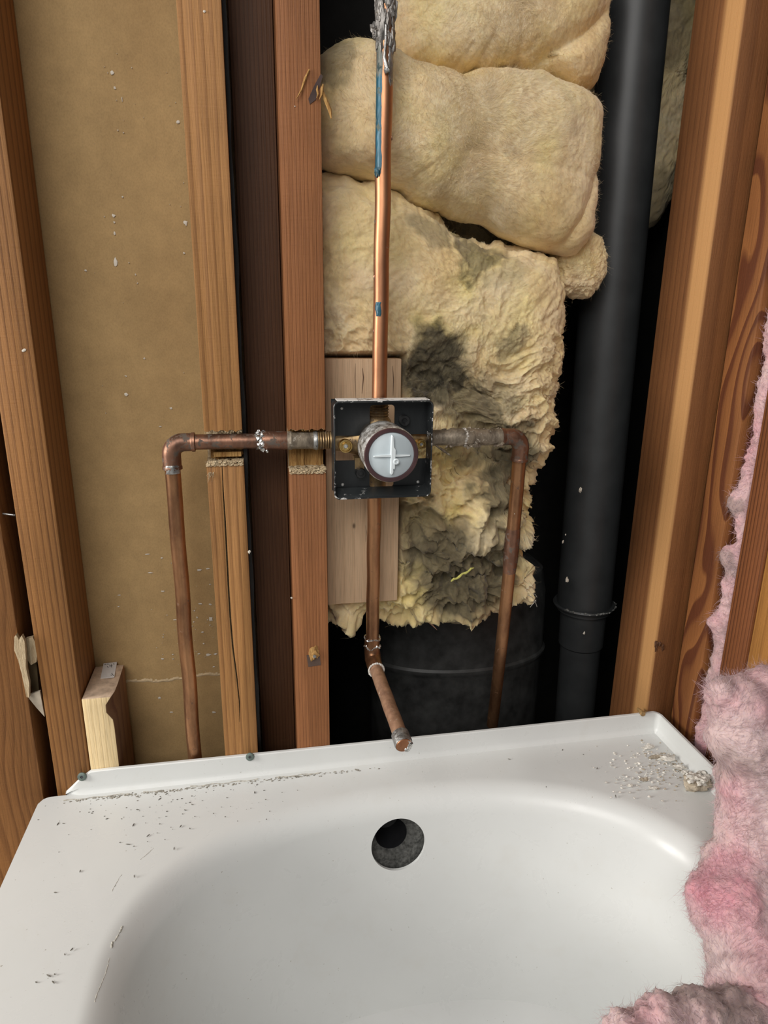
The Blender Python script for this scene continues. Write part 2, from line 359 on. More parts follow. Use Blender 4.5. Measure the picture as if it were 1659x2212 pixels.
# ------------------------------------------------------------------ studs
def stud(x0, x1, y0, y1, m, label, cuts=(), z0=0.0, z1=2.2, mats=None, name='wall_stud', bevel=.0016, group=None):
    mb = MB().box(x0, x1, y0, y1, z0, z1)
    org = ((x0+x1)/2, (y0+y1)/2, z0)
    V = np.array(mb.v)
    o = put(name, mesh(name, V, mb.f, [m]+([mats] if mats else []), (0, 0, 0), mb.m)); o['org'] = list(map(float, org))
    bake(o, bevel, cuts)
    o.data.transform(Matrix.Translation((-org[0], -org[1], -org[2]))); o.location = org
    tag(o, label, 'stud', group); return o
def rough_notch(x0, x1, y0, y1, z0, z1, s=0):
    """notch cutter with a chewed outline in the x-z and y directions"""
    nx, nz = 22, 10; vs = []; fs = []
    for side, Y in ((0, y0), (1, y1)):
        for j in range(nz+1):
            for i in range(nx+1):
                x = x0+(x1-x0)*i/nx; z = z0+(z1-z0)*j/nz; y = Y
                e = .0012 if j in (0, nz) else .0006
                z += e*math.sin(i*1.9+s)+e*(random.random()-.5)
                if side: y += .0022*random.random()
                vs.append((x, y, z))
    n = (nx+1)*(nz+1); q = lambda sd, i, j: sd*n+j*(nx+1)+i
    for j in range(nz):
        for i in range(nx):
            fs.append((q(0, i, j), q(0, i+1, j), q(0, i+1, j+1), q(0, i, j+1))); fs.append((q(1, i, j), q(1, i, j+1), q(1, i+1, j+1), q(1, i+1, j)))
    for i in range(nx):
        fs.append((q(0, i, 0), q(1, i, 0), q(1, i+1, 0), q(0, i+1, 0))); fs.append((q(0, i, nz), q(0, i+1, nz), q(1, i+1, nz), q(1, i, nz)))
    for j in range(nz):
        fs.append((q(0, 0, j), q(0, 0, j+1), q(1, 0, j+1), q(1, 0, j))); fs.append((q(0, nx, j), q(1, nx, j), q(1, nx, j+1), q(0, nx, j+1)))
    return MB().add(vs, fs)
def crack(pts, wdt, dep, y=-.001):
    mb = MB(); n = len(pts); vs = []
    for k, (x, z) in enumerate(pts):
        wk = wdt*(math.sin(PI*(k+.15)/(n-.7))**.5)*.5
        vs += [(x-wk, y-.004, z), (x+wk, y-.004, z), (x+wk*.7, dep, z), (x-wk*.7, dep, z)]
    fs = [(0, 1, 2, 3), tuple(4*(n-1)+i for i in (3, 2, 1, 0))]
    for k in range(n-1):
        for i in range(4): fs.append((4*k+i, 4*k+(i+1) % 4, 4*k+4+(i+1) % 4, 4*k+4+i))
    return mb.add(vs, fs)
Astud_x = (-.0572, -.0192)
sL0 = stud(-.2472, -.2090, 0, .0745, W_L0, 'orange fir stud with close straight grain, left of the brown paper-faced drywall')
sL00 = stud(-.352, -.262, .0, .0745, W_L00, 'wide swirly-grained board at the far left, left of a dark gap', name='framing_board'); sL00['category'] = 'board'
ck = []
for (px, py) in ((481, 1020), (482, 1060), (486, 1120), (489, 1180), (493, 1260), (497, 1330), (503, 1400), (511, 1460), (517, 1515), (518, 1560)):
    p = at(px, py, Y=0); ck.append((p[0], p[2]))
ck[0] = (ck[0][0], .8560)
sA = stud(*Astud_x, 0, .0745, W_A, 'tan notched stud with a long dark split below the notch, beside the paper-faced drywall',
          cuts=[rough_notch(-.07, -.005, -.02, .026, .8530, .8865, 1), crack(ck, .0022, .014)], mats=RAW)
sB = stud(.0280, .0672, 0, .089, W_B, 'reddish notched stud immediately left of the black valve bracket', cuts=[rough_notch(.015, .085, -.02, .028, .8420, .8860, 4)], mats=RAW)
stud(.4912, .5292, 0, .089, W_C1, 'brown corner stud with a painted lit streak, right of the black drain pipe')
stud(.5255, .600, -.046, -.0015, W_C2, 'stud with bold flame-shaped red and orange grain on the right wall', bevel=.003)
stud(.5255, .600, -.113, -.076, W_C3, 'dark red close-grained stud just right of the pink insulation strip', bevel=.002)
stud(.5265, .600, -.165, -.1145, W_C4, 'yellow-orange stud at the right edge of the photo, above the pink insulation pile', bevel=.002)
bk = stud(-.0150, .0275, .060, .0740, W_BK, 'dark red-brown board recessed between the two notched studs', z0=.30, name='backing_board'); bk['category'] = 'board'
# black felt edge strip beside the tan stud
def ribbon_strip():
    mb = MB(); vs = []; zs = np.linspace(.45, 1.45, 90)
    for z in zs:
        wv = .0006*math.sin(z*37)+.0004*math.sin(z*91)
        x0 = -.0190; x1 = -.0158+wv
        vs += [(x0, .016, z), (x1, .0165+wv, z), (x1, .058, z), (x0, .058, z)]
    fs = []
    for k in range(len(zs)-1):
        for i in range(4): fs.append((4*k+i, 4*k+(i+1) % 4, 4*k+4+(i+1) % 4, 4*k+4+i))
    fs += [(0, 1, 2, 3), tuple(4*(len(zs)-1)+i for i in (3, 2, 1, 0))]
    return mb.add(vs, fs)
tag(obj('felt_strip', ribbon_strip(), BLACKFELT), 'thin black felt strip running down the right edge of the tan split stud', 'felt strip')

def splinters(parent, name, spots, m, L=(.004, .012), r=.0006):
    """thin torn wood fibres: (x, y, z, dx, dy, dz) root and lean"""
    mb = MB()
    for (x, y, z, dx, dy, dz) in spots:
        l = random.uniform(*L); d = Vector((dx+random.uniform(-.3, .3), dy+random.uniform(-.3, .3), dz+random.uniform(-.3, .3))).normalized()
        p0 = Vector((x, y, z)); p1 = p0+d*l*.5+Vector((0, -.0006, .0004)); p2 = p0+d*l
        mb.tube([p0-d*.001, p0+d*l*.25, p1, p2], [r*1.2, r, r*.7, r*.1], 4)
    o = obj(name, mb, m, parent); o['kind'] = 'stuff'; return o
def ledge_chips(parent, x0, x1, z, n, m, y1=.026):
    mb = MB()
    for k in range(n):
        x = random.uniform(x0, x1); y = random.uniform(0, y1); mb.blob((x, y, z+.0002), random.uniform(.0008, .0022), (1.3, 1.5, .55), .5, 1.8, k, 1)
    for k in range(n//2):
        x = random.uniform(x0, x1); a = random.uniform(0, PI); l = random.uniform(.002, .005)
        p = Vector((x, random.uniform(-.0005, .004), z)); mb.tube([p, p+Vector((math.cos(a)*l, -.001, math.sin(a)*l*.4))], [.0004, .0001], 4)
    for k in range(n*2):
        mb.blob((random.uniform(x0, x1), random.uniform(-.0012, .0005), z-random.uniform(-.001, .0035)), random.uniform(.0006, .0014), (1.4, .8, .8), .5, 1.8, k+200, 1)
    o = obj('sawn_ledge', mb, m, parent); o['kind'] = 'stuff'
ledge_chips(sA, -.0565, -.0200, .8535, 90, RAW); ledge_chips(sB, .0288, .0665, .8425, 80, RAW)
splinters(sA, 'splinter', [(random.uniform(-.056, -.020), .001, .8862, 0, -.3, -.5) for k in range(26)], RAW, (.0015, .004), .0003)
splinters(sB, 'splinter', [(random.uniform(.029, .066), .001, .8862, 0, -.3, -.4) for k in range(16)], RAWO, (.001, .003), .0003)
# chewed wood left standing in the notches
mb = MB(); mb.box(-.0535, -.0235, .020, .030, .8535, .866); mb.box(-.050, -.0215, .010, .022, .8575, .8625)
for k in range(16): mb.blob((random.uniform(-.052, -.024), .018, random.uniform(.857, .868)), .003, (1.2, .8, 1.3), .5, 2, k, 2)
o_ = obj('notch_back', mb, RAWO, sA); o_['label'] = 'chewed pale wood in the notch'
mb = MB()
for k in range(14): mb.box(.0290+k*.00265, .0290+(k+1)*.00265+.0002, .021+.004*random.random(), .032, .8425, .884)
o_ = obj('notch_back', mb, RAWO, sB); o_['label'] = 'rough pale wood in the notch'
splinters(sA, 'splinter', [(*(at(455, 1022, Y=-.0005)+np.array([random.uniform(-.002, .003), 0, 0])), -.4, -.3, -1) for k in range(12)], RAW, (.004, .012), .0002)
# torn splinters at the top of the red stud
g = MB()
def prism(pts, Y, t=.0006, mb=None, mi=0):
    mb = mb or MB(); q = [at(px, py, Y=Y) for px, py in pts]; n = len(q)
    vs = [(p[0], Y, p[2]) for p in q]+[(p[0], Y-t, p[2]) for p in q]
    return mb.add(vs, [tuple(range(n)), tuple(range(2*n-1, n-1, -1))]+[(i, (i+1) % n, n+(i+1) % n, n+i) for i in range(n)], mi)
g = prism([(693, 160), (697, 165), (690, 190), (682, 216), (669, 226), (666, 214), (680, 183)], .0005, .0012)
o_ = obj('gouge', g, plain('dark_gouge', (.055, .032, .028), .8), sB); o_['label'] = 'dark torn gouge'
g = MB()
for a, b, r in (((668, 150), (640, 214), .0012), ((686, 185), (684, 212), .001), ((697, 196), (716, 256), .0022), ((698, 182), (690, 215), .0014)):
    p = Vector(at(*a, Y=-.001)); q = Vector(at(*b, Y=-.004)); g.tube([p, p.lerp(q, .3), p.lerp(q, .7)+Vector((.001, 0, 0)), q], [r*.5, r, r*.9, r*.3], 6, wob=.4)
o_ = obj('splinter', g, RAWO, sB); o_['label'] = 'pale splinters peeling off'
# torn knot with nail on the red stud, low
c = at(678, 1412, Y=0); g = MB(); g.blob((c[0], .0002, c[2]), .0075, (.8, .35, 1.1), .45, 2.2, 3, 3)
obj('torn_knot', g, RAWO, sB)
g = MB(); g.lathe((c[0]+.0005, -.0035, c[2]-.002), (0, 1, 0), [(0, 0), (0, .002), (.006, .002)], 12); obj('nail', g, SOLDERD, sB)
g = prism([(662, 1415), (690, 1411), (693, 1436), (666, 1440)], .0003, .0008); obj('knot_stain', g, plain('knot_dark', (.09, .055, .04), .8), sB)
c1_ = bpy.data.objects['wall_stud.003']
c = at(1424, 1397, Y=0); g = MB()
for k in range(9): g.blob((c[0]-.008+random.random()*.016, .0003, c[2]+random.uniform(-.006, .006)), random.uniform(.0015, .0035), (.8, .5, 1.4), .5, 2, k, 2)
obj('torn_knot', g, W_BK, c1_)
# paint flecks on studs
def fl(par, pts, Y):
    for p in pts: obj('paint_fleck', flecks([p], Y), FLECK, par)
fl(sL0, [(52, 757, 7, .8)], 0); fl(sB, [(637, 230, 2, 1), (630, 1291, 3, 1)], 0); fl(sA, [(538, 1192, 4, 1.5), (442, 25, 4, .8)], 0)

# torn paper-wrapped scrap stuck in the dark gap at the left
sc_o = thing('torn_board_scrap', tuple(at(66, 1500, Y=.02)), 'torn jagged board scrap wedged in the dark gap at the far left', 'scrap')
def zig(pts, Y, t, m, name):
    mb = prism(pts, Y, t); return obj(name, mb, m, sc_o)
zig([(34, 1372), (38, 1366), (44, 1378), (50, 1368), (56, 1380), (58, 1400), (60, 1440), (66, 1470), (66, 1502), (60, 1500), (50, 1450), (42, 1420), (34, 1400)], .0, .005, RAW, 'torn_face')
zig([(58, 1376), (74, 1372), (84, 1395), (82, 1425), (70, 1432), (62, 1420)], .010, .005, RAW, 'torn_core')
zig([(60, 1500), (72, 1495), (88, 1490), (98, 1545), (80, 1525)], .006, .003, plain('grey_paper', (.42, .36, .28), .8), 'paper_flap')
zig([(62, 1425), (80, 1425), (86, 1490), (66, 1500)], .018, .003, plain('dark_core', (.12, .085, .04), .9), 'core_layer')
g = MB(); p = Vector(at(3, 1109, Y=.01)); q = Vector(at(33, 1113, Y=.01)); g.tube([p, q], .0011, 8)
tag(obj('nail', g, SOLDERD), 'bright nail bridging the dark gap at the far left', 'nail')

# pale backing block behind the valve
bb = MB().box(.0718, .1585, .048, .086, .6625, .9565)
bo = obj('backing_block', bb, W_PINE); bo.data.update()
bake(bo, .0016); tag(bo, 'pale pine block standing behind the black valve bracket', 'wood block')
CHK = plain('check_dark', (.13, .075, .045), .9)
ck2 = [(p[0], p[2]) for p in (at(789, 800, Y=.048), at(791, 820, Y=.048), at(788, 850, Y=.048))]
g = MB()
for pts, ww in ((((783, 795), (785, 815), (782, 850)), .0007), (((768, 785), (767, 815), (768, 860)), .0004), (((848, 790), (850, 820), (849, 855)), .0005), (((790, 1135), (791, 1150), (790, 1170)), .0004)):
    q = [Vector(at(*p, Y=.0478)) for p in pts]; obj('check_mark', MB().tube(q, [ww*.3, ww, ww*.3], 5), CHK, bo)

# short block bottom left, with a sticker on its sawn top
xb0, xb1 = -.2078, -.1768
vs = []; prof = [(0, 0, .30), (0, .0, .5880), (0, .003, .5905), (0, .068, .5935), (0, .068, .30)]
mb = MB(); left = [(xb0, p[1], p[2]) for p in prof]; n = len(prof)
right = []
nz = 30
o_blk = thing('short_block', ((xb0+xb1)/2, .034, .30), 'short pale sawn-off block with a white sticker on top, lower left behind the tub', 'wood block')
mb = MB(); rows = []
for k in range(nz+1):
    z = .30+(.5900-.30)*k/nz; e = 0
    wane = .0075*max(0, min(1, (z-.560)/.012))*(1 if z < .579 else max(0, 1-(z-.579)/.009))     # bark bite near the top right edge
    rows.append([(xb0, 0, z), (xb1-wane, 0, z), (xb1-wane*.8+.002, .012, z), (xb1+.002, .03, z), (xb1+.002, .068, z+.003*(k == nz)), (xb0, .068, z+.003*(k == nz))])
vs = [p for r in rows for p in r]; fs = []; mi = []
for k in range(nz):
    for i in range(6):
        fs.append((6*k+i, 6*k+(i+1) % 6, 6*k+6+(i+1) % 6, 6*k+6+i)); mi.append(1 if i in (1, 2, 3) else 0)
fs += [(5, 4, 3, 2, 1, 0), tuple(6*nz+i for i in range(6))]; mi += [0, 2]
mb.add(vs, fs); mb.m = mi
bo2 = obj('block_body', mb, [W_BLK, W_BLKS, plain('sawn_end', (.52, .385, .275), .8, 0, .25, 120, .0006)], o_blk); bake(bo2, .0008)
def on_top(px, py, dz=.0006):
    p = at(px, py, Z=.5925); return (p[0], p[1], .590+.003*p[1]/.068+dz)
st = [on_top(*p) for p in ((224, 1435), (253, 1432), (247, 1462), (217, 1465))]
g = MB(); g.add(st+[(p[0], p[1], p[2]-.0006) for p in st], [(0, 1, 2, 3), (7, 6, 5, 4), (0, 4, 5, 1), (1, 5, 6, 2), (2, 6, 7, 3), (3, 7, 4, 0)])
so = obj('sticker', g, STICK, o_blk)
g = MB()
for (a, b) in (((226, 1438), (229, 1437)), ((231, 1437), (235, 1437)), ((237, 1438), (238, 1442)), ((241, 1437), (241, 1443)), ((239, 1440), (243, 1440)), ((245, 1436), (247, 1437)), ((232, 1441), (234, 1444)), ((241, 1455), (244, 1458)), ((239, 1459), (242, 1459)), ((244, 1460), (246, 1459))):
    p = Vector(on_top(*a, .0008)); q = Vector(on_top(*b, .0008)); g.tube([p, q], .0003, 4)
pr = obj('print', g, INK, o_blk); pr.parent = so

# ------------------------------------------------------------------ bathtub
XC, YC = .148, -.78
A0, B0, LL, NE = .310, .205, .53, 2.25      # outline half width, end radius, straight half length
ZD = .4725
X0, X1, Y1, Y0 = -.263, .5085, -.006, -1.53
def orad(phi, ins):
    c, s = math.cos(phi), math.sin(phi); lo, hi = 0.0, 1.2
    a, b = A0-ins, max(.02, B0-ins)
    for _ in range(34):
        m = (lo+hi)/2; dx = abs(m*c)/a; dy = max(abs(m*s)-LL, 0)/b
        if dx**NE+dy**NE < 1: lo = m
        else: hi = m
    return lo
def rrad(phi):
    c, s = math.cos(phi), math.sin(phi); t = 9
    if c > 1e-9: t = min(t, (X1-XC)/c)
    if c < -1e-9: t = min(t, (X0-XC)/c)
    if s > 1e-9: t = min(t, (Y1-YC)/s)
    if s < -1e-9: t = min(t, (Y0-YC)/s)
    return t
phis = list(np.linspace(math.radians(40), math.radians(140), 420))+list(np.linspace(math.radians(140), math.radians(400), 200))[1:-1]
for cx, cy in ((X0, Y1), (X1, Y1), (X0, Y0), (X1, Y0)):
    a = math.atan2(cy-YC, cx-XC) % (2*PI); a = a if a > math.radians(40) else a+2*PI
    phis[min(range(len(phis)), key=lambda i: abs(phis[i]-a))] = a
NP = len(phis)
prof = [(None, .0)]
R1 = .032; rings = []
for k in range(1, 8): rings.append(('deck', k/8))
for k in range(13):
    a = math.radians(80)*k/12; rings.append((R1*math.sin(a), -R1*(1-math.cos(a))))
ia, za = rings[-1]; sl = math.tan(math.radians(10))
for k in range(1, 15): rings.append((ia+.235*k/14*sl, za-.235*k/14))
ib, zb = rings[-1]; R2 = .07
for k in range(1, 9):
    a = math.radians(80)*k/8; rings.append((ib+R2*(math.cos(math.radians(10))-math.cos(math.radians(10)+a)) if False else ib+R2*(math.sin(math.radians(10)+a)-math.sin(math.radians(10))), zb-R2*(math.cos(math.radians(10))-math.cos(math.radians(10)+a))))
def deckz(x, y):    # deck, gently cupped toward the basin
    return ZD
V = []; FT = []
def push(fn): 
    for p in phis: V.append(fn(p))
def deck_pt(p, t):
    rr, ro = rrad(p), orad(p, 0); r = rr+(ro-rr)*t; x, y = XC+r*math.cos(p), YC+r*math.sin(p)
    return (x, y, ZD-.002*t*t)
ringf = [lambda p: deck_pt(p, 0)]
for rg in rings:
    if rg[0] == 'deck': ringf.append(lambda p, t=rg[1]: deck_pt(p, t))
    else:
        def fn(p, ins=rg[0], dz=rg[1]):
            k = 1.0
            r = orad(p, ins); return (XC+r*math.cos(p), YC+r*math.sin(p), ZD-.002+dz)
        ringf.append(fn)
# outer skirt on the apron side
def skirt(p):
    r = rrad(p); x, y = XC+r*math.cos(p), YC+r*math.sin(p); return (x, y, ZD-.035)
def edge(p, d, dz):
    r = rrad(p); x, y = XC+r*math.cos(p), YC+r*math.sin(p)
    return (max(X0+d, min(X1-d, x)) if False else x, y, ZD+dz)
allr = [skirt]+ringf
for fn in allr: push(fn)
for r in range(len(allr)-1):
    for k in range(NP):
        k2 = (k+1) % NP; FT.append((r*NP+k, r*NP+k2, (r+1)*NP+k2, (r+1)*NP+k))
base = (len(allr)-1)*NP; V.append((XC, YC, V[-1][2]-.002)); ci = len(V)-1
for k in range(NP): FT.append((base+k, base+(k+1) % NP, ci))
tub = thing('bathtub', ((X0+X1)/2, (Y0+Y1)/2, 0), 'white enamel bathtub with dusty rim filling the bottom of the photo', 'bathtub')
# soften the left back corner of the deck
Vn = []
for (x, y, z) in V:
    if x < X0+.012 and y > Y1-.012:
        dx, dy = (X0+.012)-x, y-(Y1-.012); d = math.hypot(dx, dy)
        if d > .012: x, y = X0+.012-dx*.012/d, Y1-.012+dy*.012/d
    Vn.append((x, y, z))
shell = put('basin_shell', mesh('basin_shell', Vn, FT, TUB, (0, 0, 0)))
hc = Vector(at(860, 1823, Y=-.0805)); hn = Vector((0, -math.cos(math.radians(10)), math.sin(math.radians(10))))
cut = MB(); cut.lathe(hc-hn*.02, hn, [(0, 1e-5), (0, .0318), (.05, .0318), (.05, 1e-5)], 64)
bake(shell, None, [cut], solid=.004)
shell.data.transform(Matrix.Translation(-Vector(tub['org']))); shell.parent = tub
# apron on the open (left) side
g = MB(); g.box(X0+.001, X0+.010, Y0, Y1-.004, 0, ZD-.03); obj('apron', g, TUB, tub)
# raised flange: back and right, with a clipped corner at the left end
def flange():
    mb = MB()
    path = [(-.2362, -.002, .4745), (-.2290, -.002, .4812), (-.2205, -.002, .4895), (-.2075, -.002, .4990), (-.18, -.002, .4995), (.0, -.002, .4990), (.25, -.002, .4990), (.470, -.002, .5000), (.4985, -.002, .5005)]
    # cross-section follows: cove foot (toward basin), top, back
    def sec(x, z, n=(0, -1)):
        f = .0035; h = z-ZD
        return [(x, 0, ZD-.003, 9.0*min(1, h/.02)), (x, 0, ZD+.0007, 7.5*min(1, h/.02)), (x, 0, ZD+.0030, 5.0*min(1, h/.02)), (x, 0, ZD+.007 if h > .01 else ZD+h*.5, 3.6), (x, 0, z-.001, 2.6), (x, 0, z, 1.6), (x, 0, z, -1.4), (x, 0, ZD-.02, -1.4)]
    P = []
    for x, y, z in path: P.append([(x, y-q[3]*.001, q[2]) for q in sec(x, z)])
    # rounded corner then along the right side
    cx, cy, R = .4990, -.0110, .009
    for k in range(1, 13):
        a = PI/2*(k/12); nx, ny = math.sin(a), math.cos(a)
        z = .5005-.003*k/12
        P.append([(cx+nx*(R-q[3]*.001), cy+ny*(R-q[3]*.001), q[2]) for q in sec(0, z)])
    for y in (-.05, -.1, -.2, -.5, -1.0, -1.5): P.append([(cx+R-q[3]*.001, y, q[2]) for q in sec(0, .4975)])
    n = 8; vs = [p for s in P for p in s]; fs = []
    for k in range(len(P)-1):
        for i in range(n-1): fs.append((n*k+i, n*k+i+1, n*k+n+i+1, n*k+n+i))
    fs += [tuple(range(n)), tuple(n*(len(P)-1)+i for i in range(n))]
    return mb.add(vs, fs)
obj('tile_flange', flange(), TUB, tub)
# grime caught along the foot of the flange, as tiny crumbs
g = MB()
for k in range(300):
    x = random.choice([random.uniform(-.235, .10), random.gauss(-.15, .04), random.gauss(.02, .05)])
    if not -.235 < x < .48: continue
    y = -.0165-abs(random.gauss(0, .0022)); g.blob((x, y, ZD+.0001), random.uniform(.0003, .0010), (1.6, 1, .45), .5, 2, k, 1)
o_ = obj('caulk_grime', g, plain('grime', (.27, .25, .21), .95, 0, .5, 300), tub); o_['kind'] = 'stuff'; o_['label'] = 'grey grime along the flange foot'
g = MB()
for px, py in ((143, 1724),):
    c = at(px, py, Z=ZD+.001)
for (a, b, y0) in ((-.236, -.165, -.0158), (-.150, -.128, -.0165), (-.098, -.02, -.0155), (.0, .055, -.016)):
    q = [(x, y0+.0008*math.sin(x*240), ZD+.0004) for x in np.linspace(a, b, 26)]; g.tube(q, [.0002+.0006*random.random() for _ in q], 5)
o_ = obj('caulk_line', g, plain('old_caulk', (.45, .42, .36), .9, 0, .5, 300), tub)

DRIP = plain('drip_dirt', (.44, .42, .37), .9, 0, .4, 300)
# thin dried drip on the left slope of the basin, laid on the enamel
bpy.context.view_layer.update()
from mathutils.bvhtree import BVHTree
bm_ = bmesh.new(); bm_.from_mesh(shell.data); bm_.transform(shell.matrix_world); bv = BVHTree.FromBMesh(bm_)
def on_tub(px, py):
    d = MC.T @ np.array([(px-829.5)/F, (py-1106)/F, 1.0]); h = bv.ray_cast(Vector(CAM), Vector(d).normalized()); return h[0], h[1]
g = MB()
for line, rr in ((((264, 2002), (258, 2016), (250, 2030), (243, 2036), (240, 2052)), .0011), (((236, 2070), (232, 2090), (222, 2120), (210, 2145), (203, 2170)), .0005), (((332, 1832), (318, 1845), (300, 1860)), .0004), (((262, 1890), (250, 1910), (240, 1930)), .0004)):
    P = []
    for a, b in zip(line[:-1], line[1:]):
        for k in range(5):
            h, n_ = on_tub(a[0]+(b[0]-a[0])*k/5+random.uniform(-1, 1), a[1]+(b[1]-a[1])*k/5)
            if h: P.append(h)
    if len(P) > 2: obj('drip_stain', MB().tube(P, [rr*random.uniform(.2, 1) for _ in P], 5), DRIP, tub)
# overflow fitting behind the hole
ov = thing('overflow_fitting', tuple(hc), 'dark grey rubber overflow gasket seen through the round hole in the tub end', 'overflow')
u = hn.orthogonal().normalized(); 
ox = Vector((1, 0, 0)); oz = hn.cross(ox).normalized()
if oz.z < 0: oz = -oz
def ring_mesh(c1, r1, c2, r2, seg=96, n=10, amp=.0012, dep=.004):
    vs = []; fs = []
    for j in range(n+1):
        t = j/n; c = c1.lerp(c2, t); r = r1+(r2-r1)*t
        for k in range(seg):
            a = 2*PI*k/seg; p = c+(ox*math.cos(a)+oz*math.sin(a))*r
            b = vn(np.array([p[:]]), 260, 5)[0]*.6+vn(np.array([p[:]]), 700, 9)[0]*.5
            vs.append(p+hn*(amp*b*math.sin(PI*min(1, t*1.1))+dep*math.sin(PI*t)*.5))
    for j in range(n):
        for k in range(seg): fs.append((j*seg+k, j*seg+(k+1) % seg, (j+1)*seg+(k+1) % seg, (j+1)*seg+k))
    return MB().add(vs, fs)
gc = hc-hn*.007
ic = gc+ox*(-.0058)+oz*(.0060)-hn*.006
obj('gasket', ring_mesh(gc, .035, ic, .0190, amp=.0016), RUBBER, ov)
g = MB(); g.lathe(ic, -hn, [(0, .0191), (.012, .0187), (.030, .0175), (.055, .016), (.055, .0001)], 48); obj('pipe_mouth', g, DARKIN, ov)
g = MB(); g.lathe(gc-hn*.0005, -hn, [(0, .0355), (.018, .0355), (.022, .030), (.045, .026), (.045, .0001)], 48); obj('fitting_body', g, plain('dark_abs', (.03, .03, .03), .5), ov)

# screws and nail in the flange
def screw(px, py, label, Y=-.006):
    c = Vector(at(px, py, Y=Y)); n = Vector((0, -1, .25)).normalized()
    g = MB(); r = .0050
    g.lathe(c+n*.0012, -n, [(0, .0016), (-.0, .0016), (0, r*.55), (.0006, r*.9), (.0014, r), (.0022, r*.96), (.0050, r*.45), (.020, r*.4)], 28)
    t = thing('screw', tuple(c), label, 'screw', 'screws in the tub flange'); obj('screw_head', g, SCREW, t)
    g = MB(); g.lathe(c+n*.0008, -n, [(0, 1e-5), (0, .0017), (.0015, .0016)], 4); obj('drive_recess', g, INK, t)
screw(177, 1678, 'grey-green screw at the left clipped corner of the tub flange')
screw(540, 1635, 'grey-green screw in the tub flange below the tan split stud')
c = Vector(at(1388, 1541, Y=-.006)); g = MB(); g.lathe(c, (0, 1, 0), [(-.002, 1e-5), (-.002, .0032), (-.0008, .0036), (.012, .0014)], 16)
for k in range(10): g.blob((c[0]+random.gauss(0, .0022), -.0065, c[2]+random.gauss(0, .0012)), .0012, (1, .7, 1), .5, 2, k, 1)
tag(obj('wall_screw', g, plain('rusty_screw', (.33, .20, .08), .6, .2, .4, 300)), 'rusty brown screw head at the right end of the tub flange', 'screw')

# ------------------------------------------------------------------ copper plumbing and valve
VX, VZ = .1252, .8705
val = thing('shower_valve', (VX, 0, VZ), 'copper and brass shower valve in a black square bracket with copper pipes soldered to it', 'shower valve')
R = .00795
def part(name, mb, m, label=None, parent=None):
    o = obj(name, mb, m, val)
    if parent is not None: o.parent = parent; o.location = (0, 0, 0)
    if label: o['label'] = label
    return o
def wobpath(a, b, n=24, amp=.0004):
    a, b = Vector(a), Vector(b); out = []
    for k in range(n+1):
        p = a.lerp(b, k/n); out.append(p+Vector((math.sin(k*.9)*amp, math.cos(k*.7)*amp, 0))*math.sin(PI*k/n))
    return out
def patch(p0, p1, a0, a1, r, amp=.0004, seed=0, nu=40, nv=12, ragged=.25):
    """shell hugging a pipe between p0 and p1 and angles a0..a1 (0 = +x, 270 = toward camera)"""
    p0, p1 = Vector(p0), Vector(p1); mb = MB(); t = (p1-p0).normalized(); ux = (Vector((1, 0, 0))-t*t.x).normalized() if abs(t.x) < .9 else Vector((0, 0, 1))
    uy = t.cross(ux); uy = uy if uy.y > 0 else -uy
    vs = []; outer = []
    for i in range(nu+1):
        c = p0.lerp(p1, i/nu); e = max(0, math.sin(PI*i/nu))
        j0 = ragged*(a1-a0)*.5*(vn(np.array([[i*.37, seed, 0]]), 1, seed)[0]*.5+.2); j1 = ragged*(a1-a0)*.5*(vn(np.array([[i*.31, seed, 5]]), 1, seed+4)[0]*.5+.2)
        for j in range(nv+1):
            a = math.radians(a0+j0+(a1-j1-a0-j0)*j/nv); h = max(0, math.sin(PI*j/nv))**.5*(e**.35)
            rr = r*1.001+h*(amp*(1.2+vn(np.array([c[:]]), 300, seed+j)[0]))
            vs.append(c+(ux*math.cos(a)+uy*math.sin(a))*rr)
    fs = [(i*(nv+1)+j, i*(nv+1)+j+1, (i+1)*(nv+1)+j+1, (i+1)*(nv+1)+j) for i in range(nu) for j in range(nv)]
    return mb.add(vs, fs)
YP = .006
# riser to the shower head
top = Vector(at(834, -40, Y=YP)); rb = Vector((VX+.0006, YP, .905))
ris = part('riser_pipe', MB().tube(wobpath(rb, top, 30), R, 32), COPPERB)
bx = lambda z: rb.x+(top.x-rb.x)*(z-rb.z)/(top.z-rb.z)
zA, zB = at(820, 375, Y=0)[2], at(820, 60, Y=0)[2]
part('flux_stain', patch((bx(zA), YP, zA), (bx(zA+.09), YP, zA+.09), 178, 248, R, .0003, 1), FLUX, 'blue flux run down the pipe', ris)
part('flux_stain', patch((bx(zA+.08), YP, zA+.08), (bx(zB+.01), YP, zB+.01), 178, 246, R, .0003, 2), FLUXG, 'grey-green flux run', ris)
g = MB(); g.blob((bx(zA)-.0062, YP-.0050, zA+.001), .0030, (1, .9, 1.5), .35, 2, 4, 3); part('flux_drip', g, FLUX, 'blue flux drip', ris)
z = at(817, 668, Y=0)[2]
part('flux_spot', patch((bx(z), YP, z-.007), (bx(z), YP, z+.007), 215, 262, R, .0005, 5, 16, 8, .5), FLUX, 'small blue flux spot', ris)
z0_, z1_ = at(830, 190, Y=0)[2], at(830, 85, Y=0)[2]
part('dark_streak', patch((bx(z0_), YP, z0_), (bx(z1_), YP, z1_), 285, 345, R, .0004, 7), SOLDERD, None, ris)
for k, (px, py) in enumerate(((808, 480), (806, 560), (803, 715), (846, 300), (806, 600))):
    p = at(px, py, Y=YP); part('solder_bead', MB().blob((bx(p[2])+(R if px > 830 else -R)*.93, YP-.002, p[2]), .0011, (1, 1, 2.2), .3, 2, k, 2), COPPERD, None, ris)
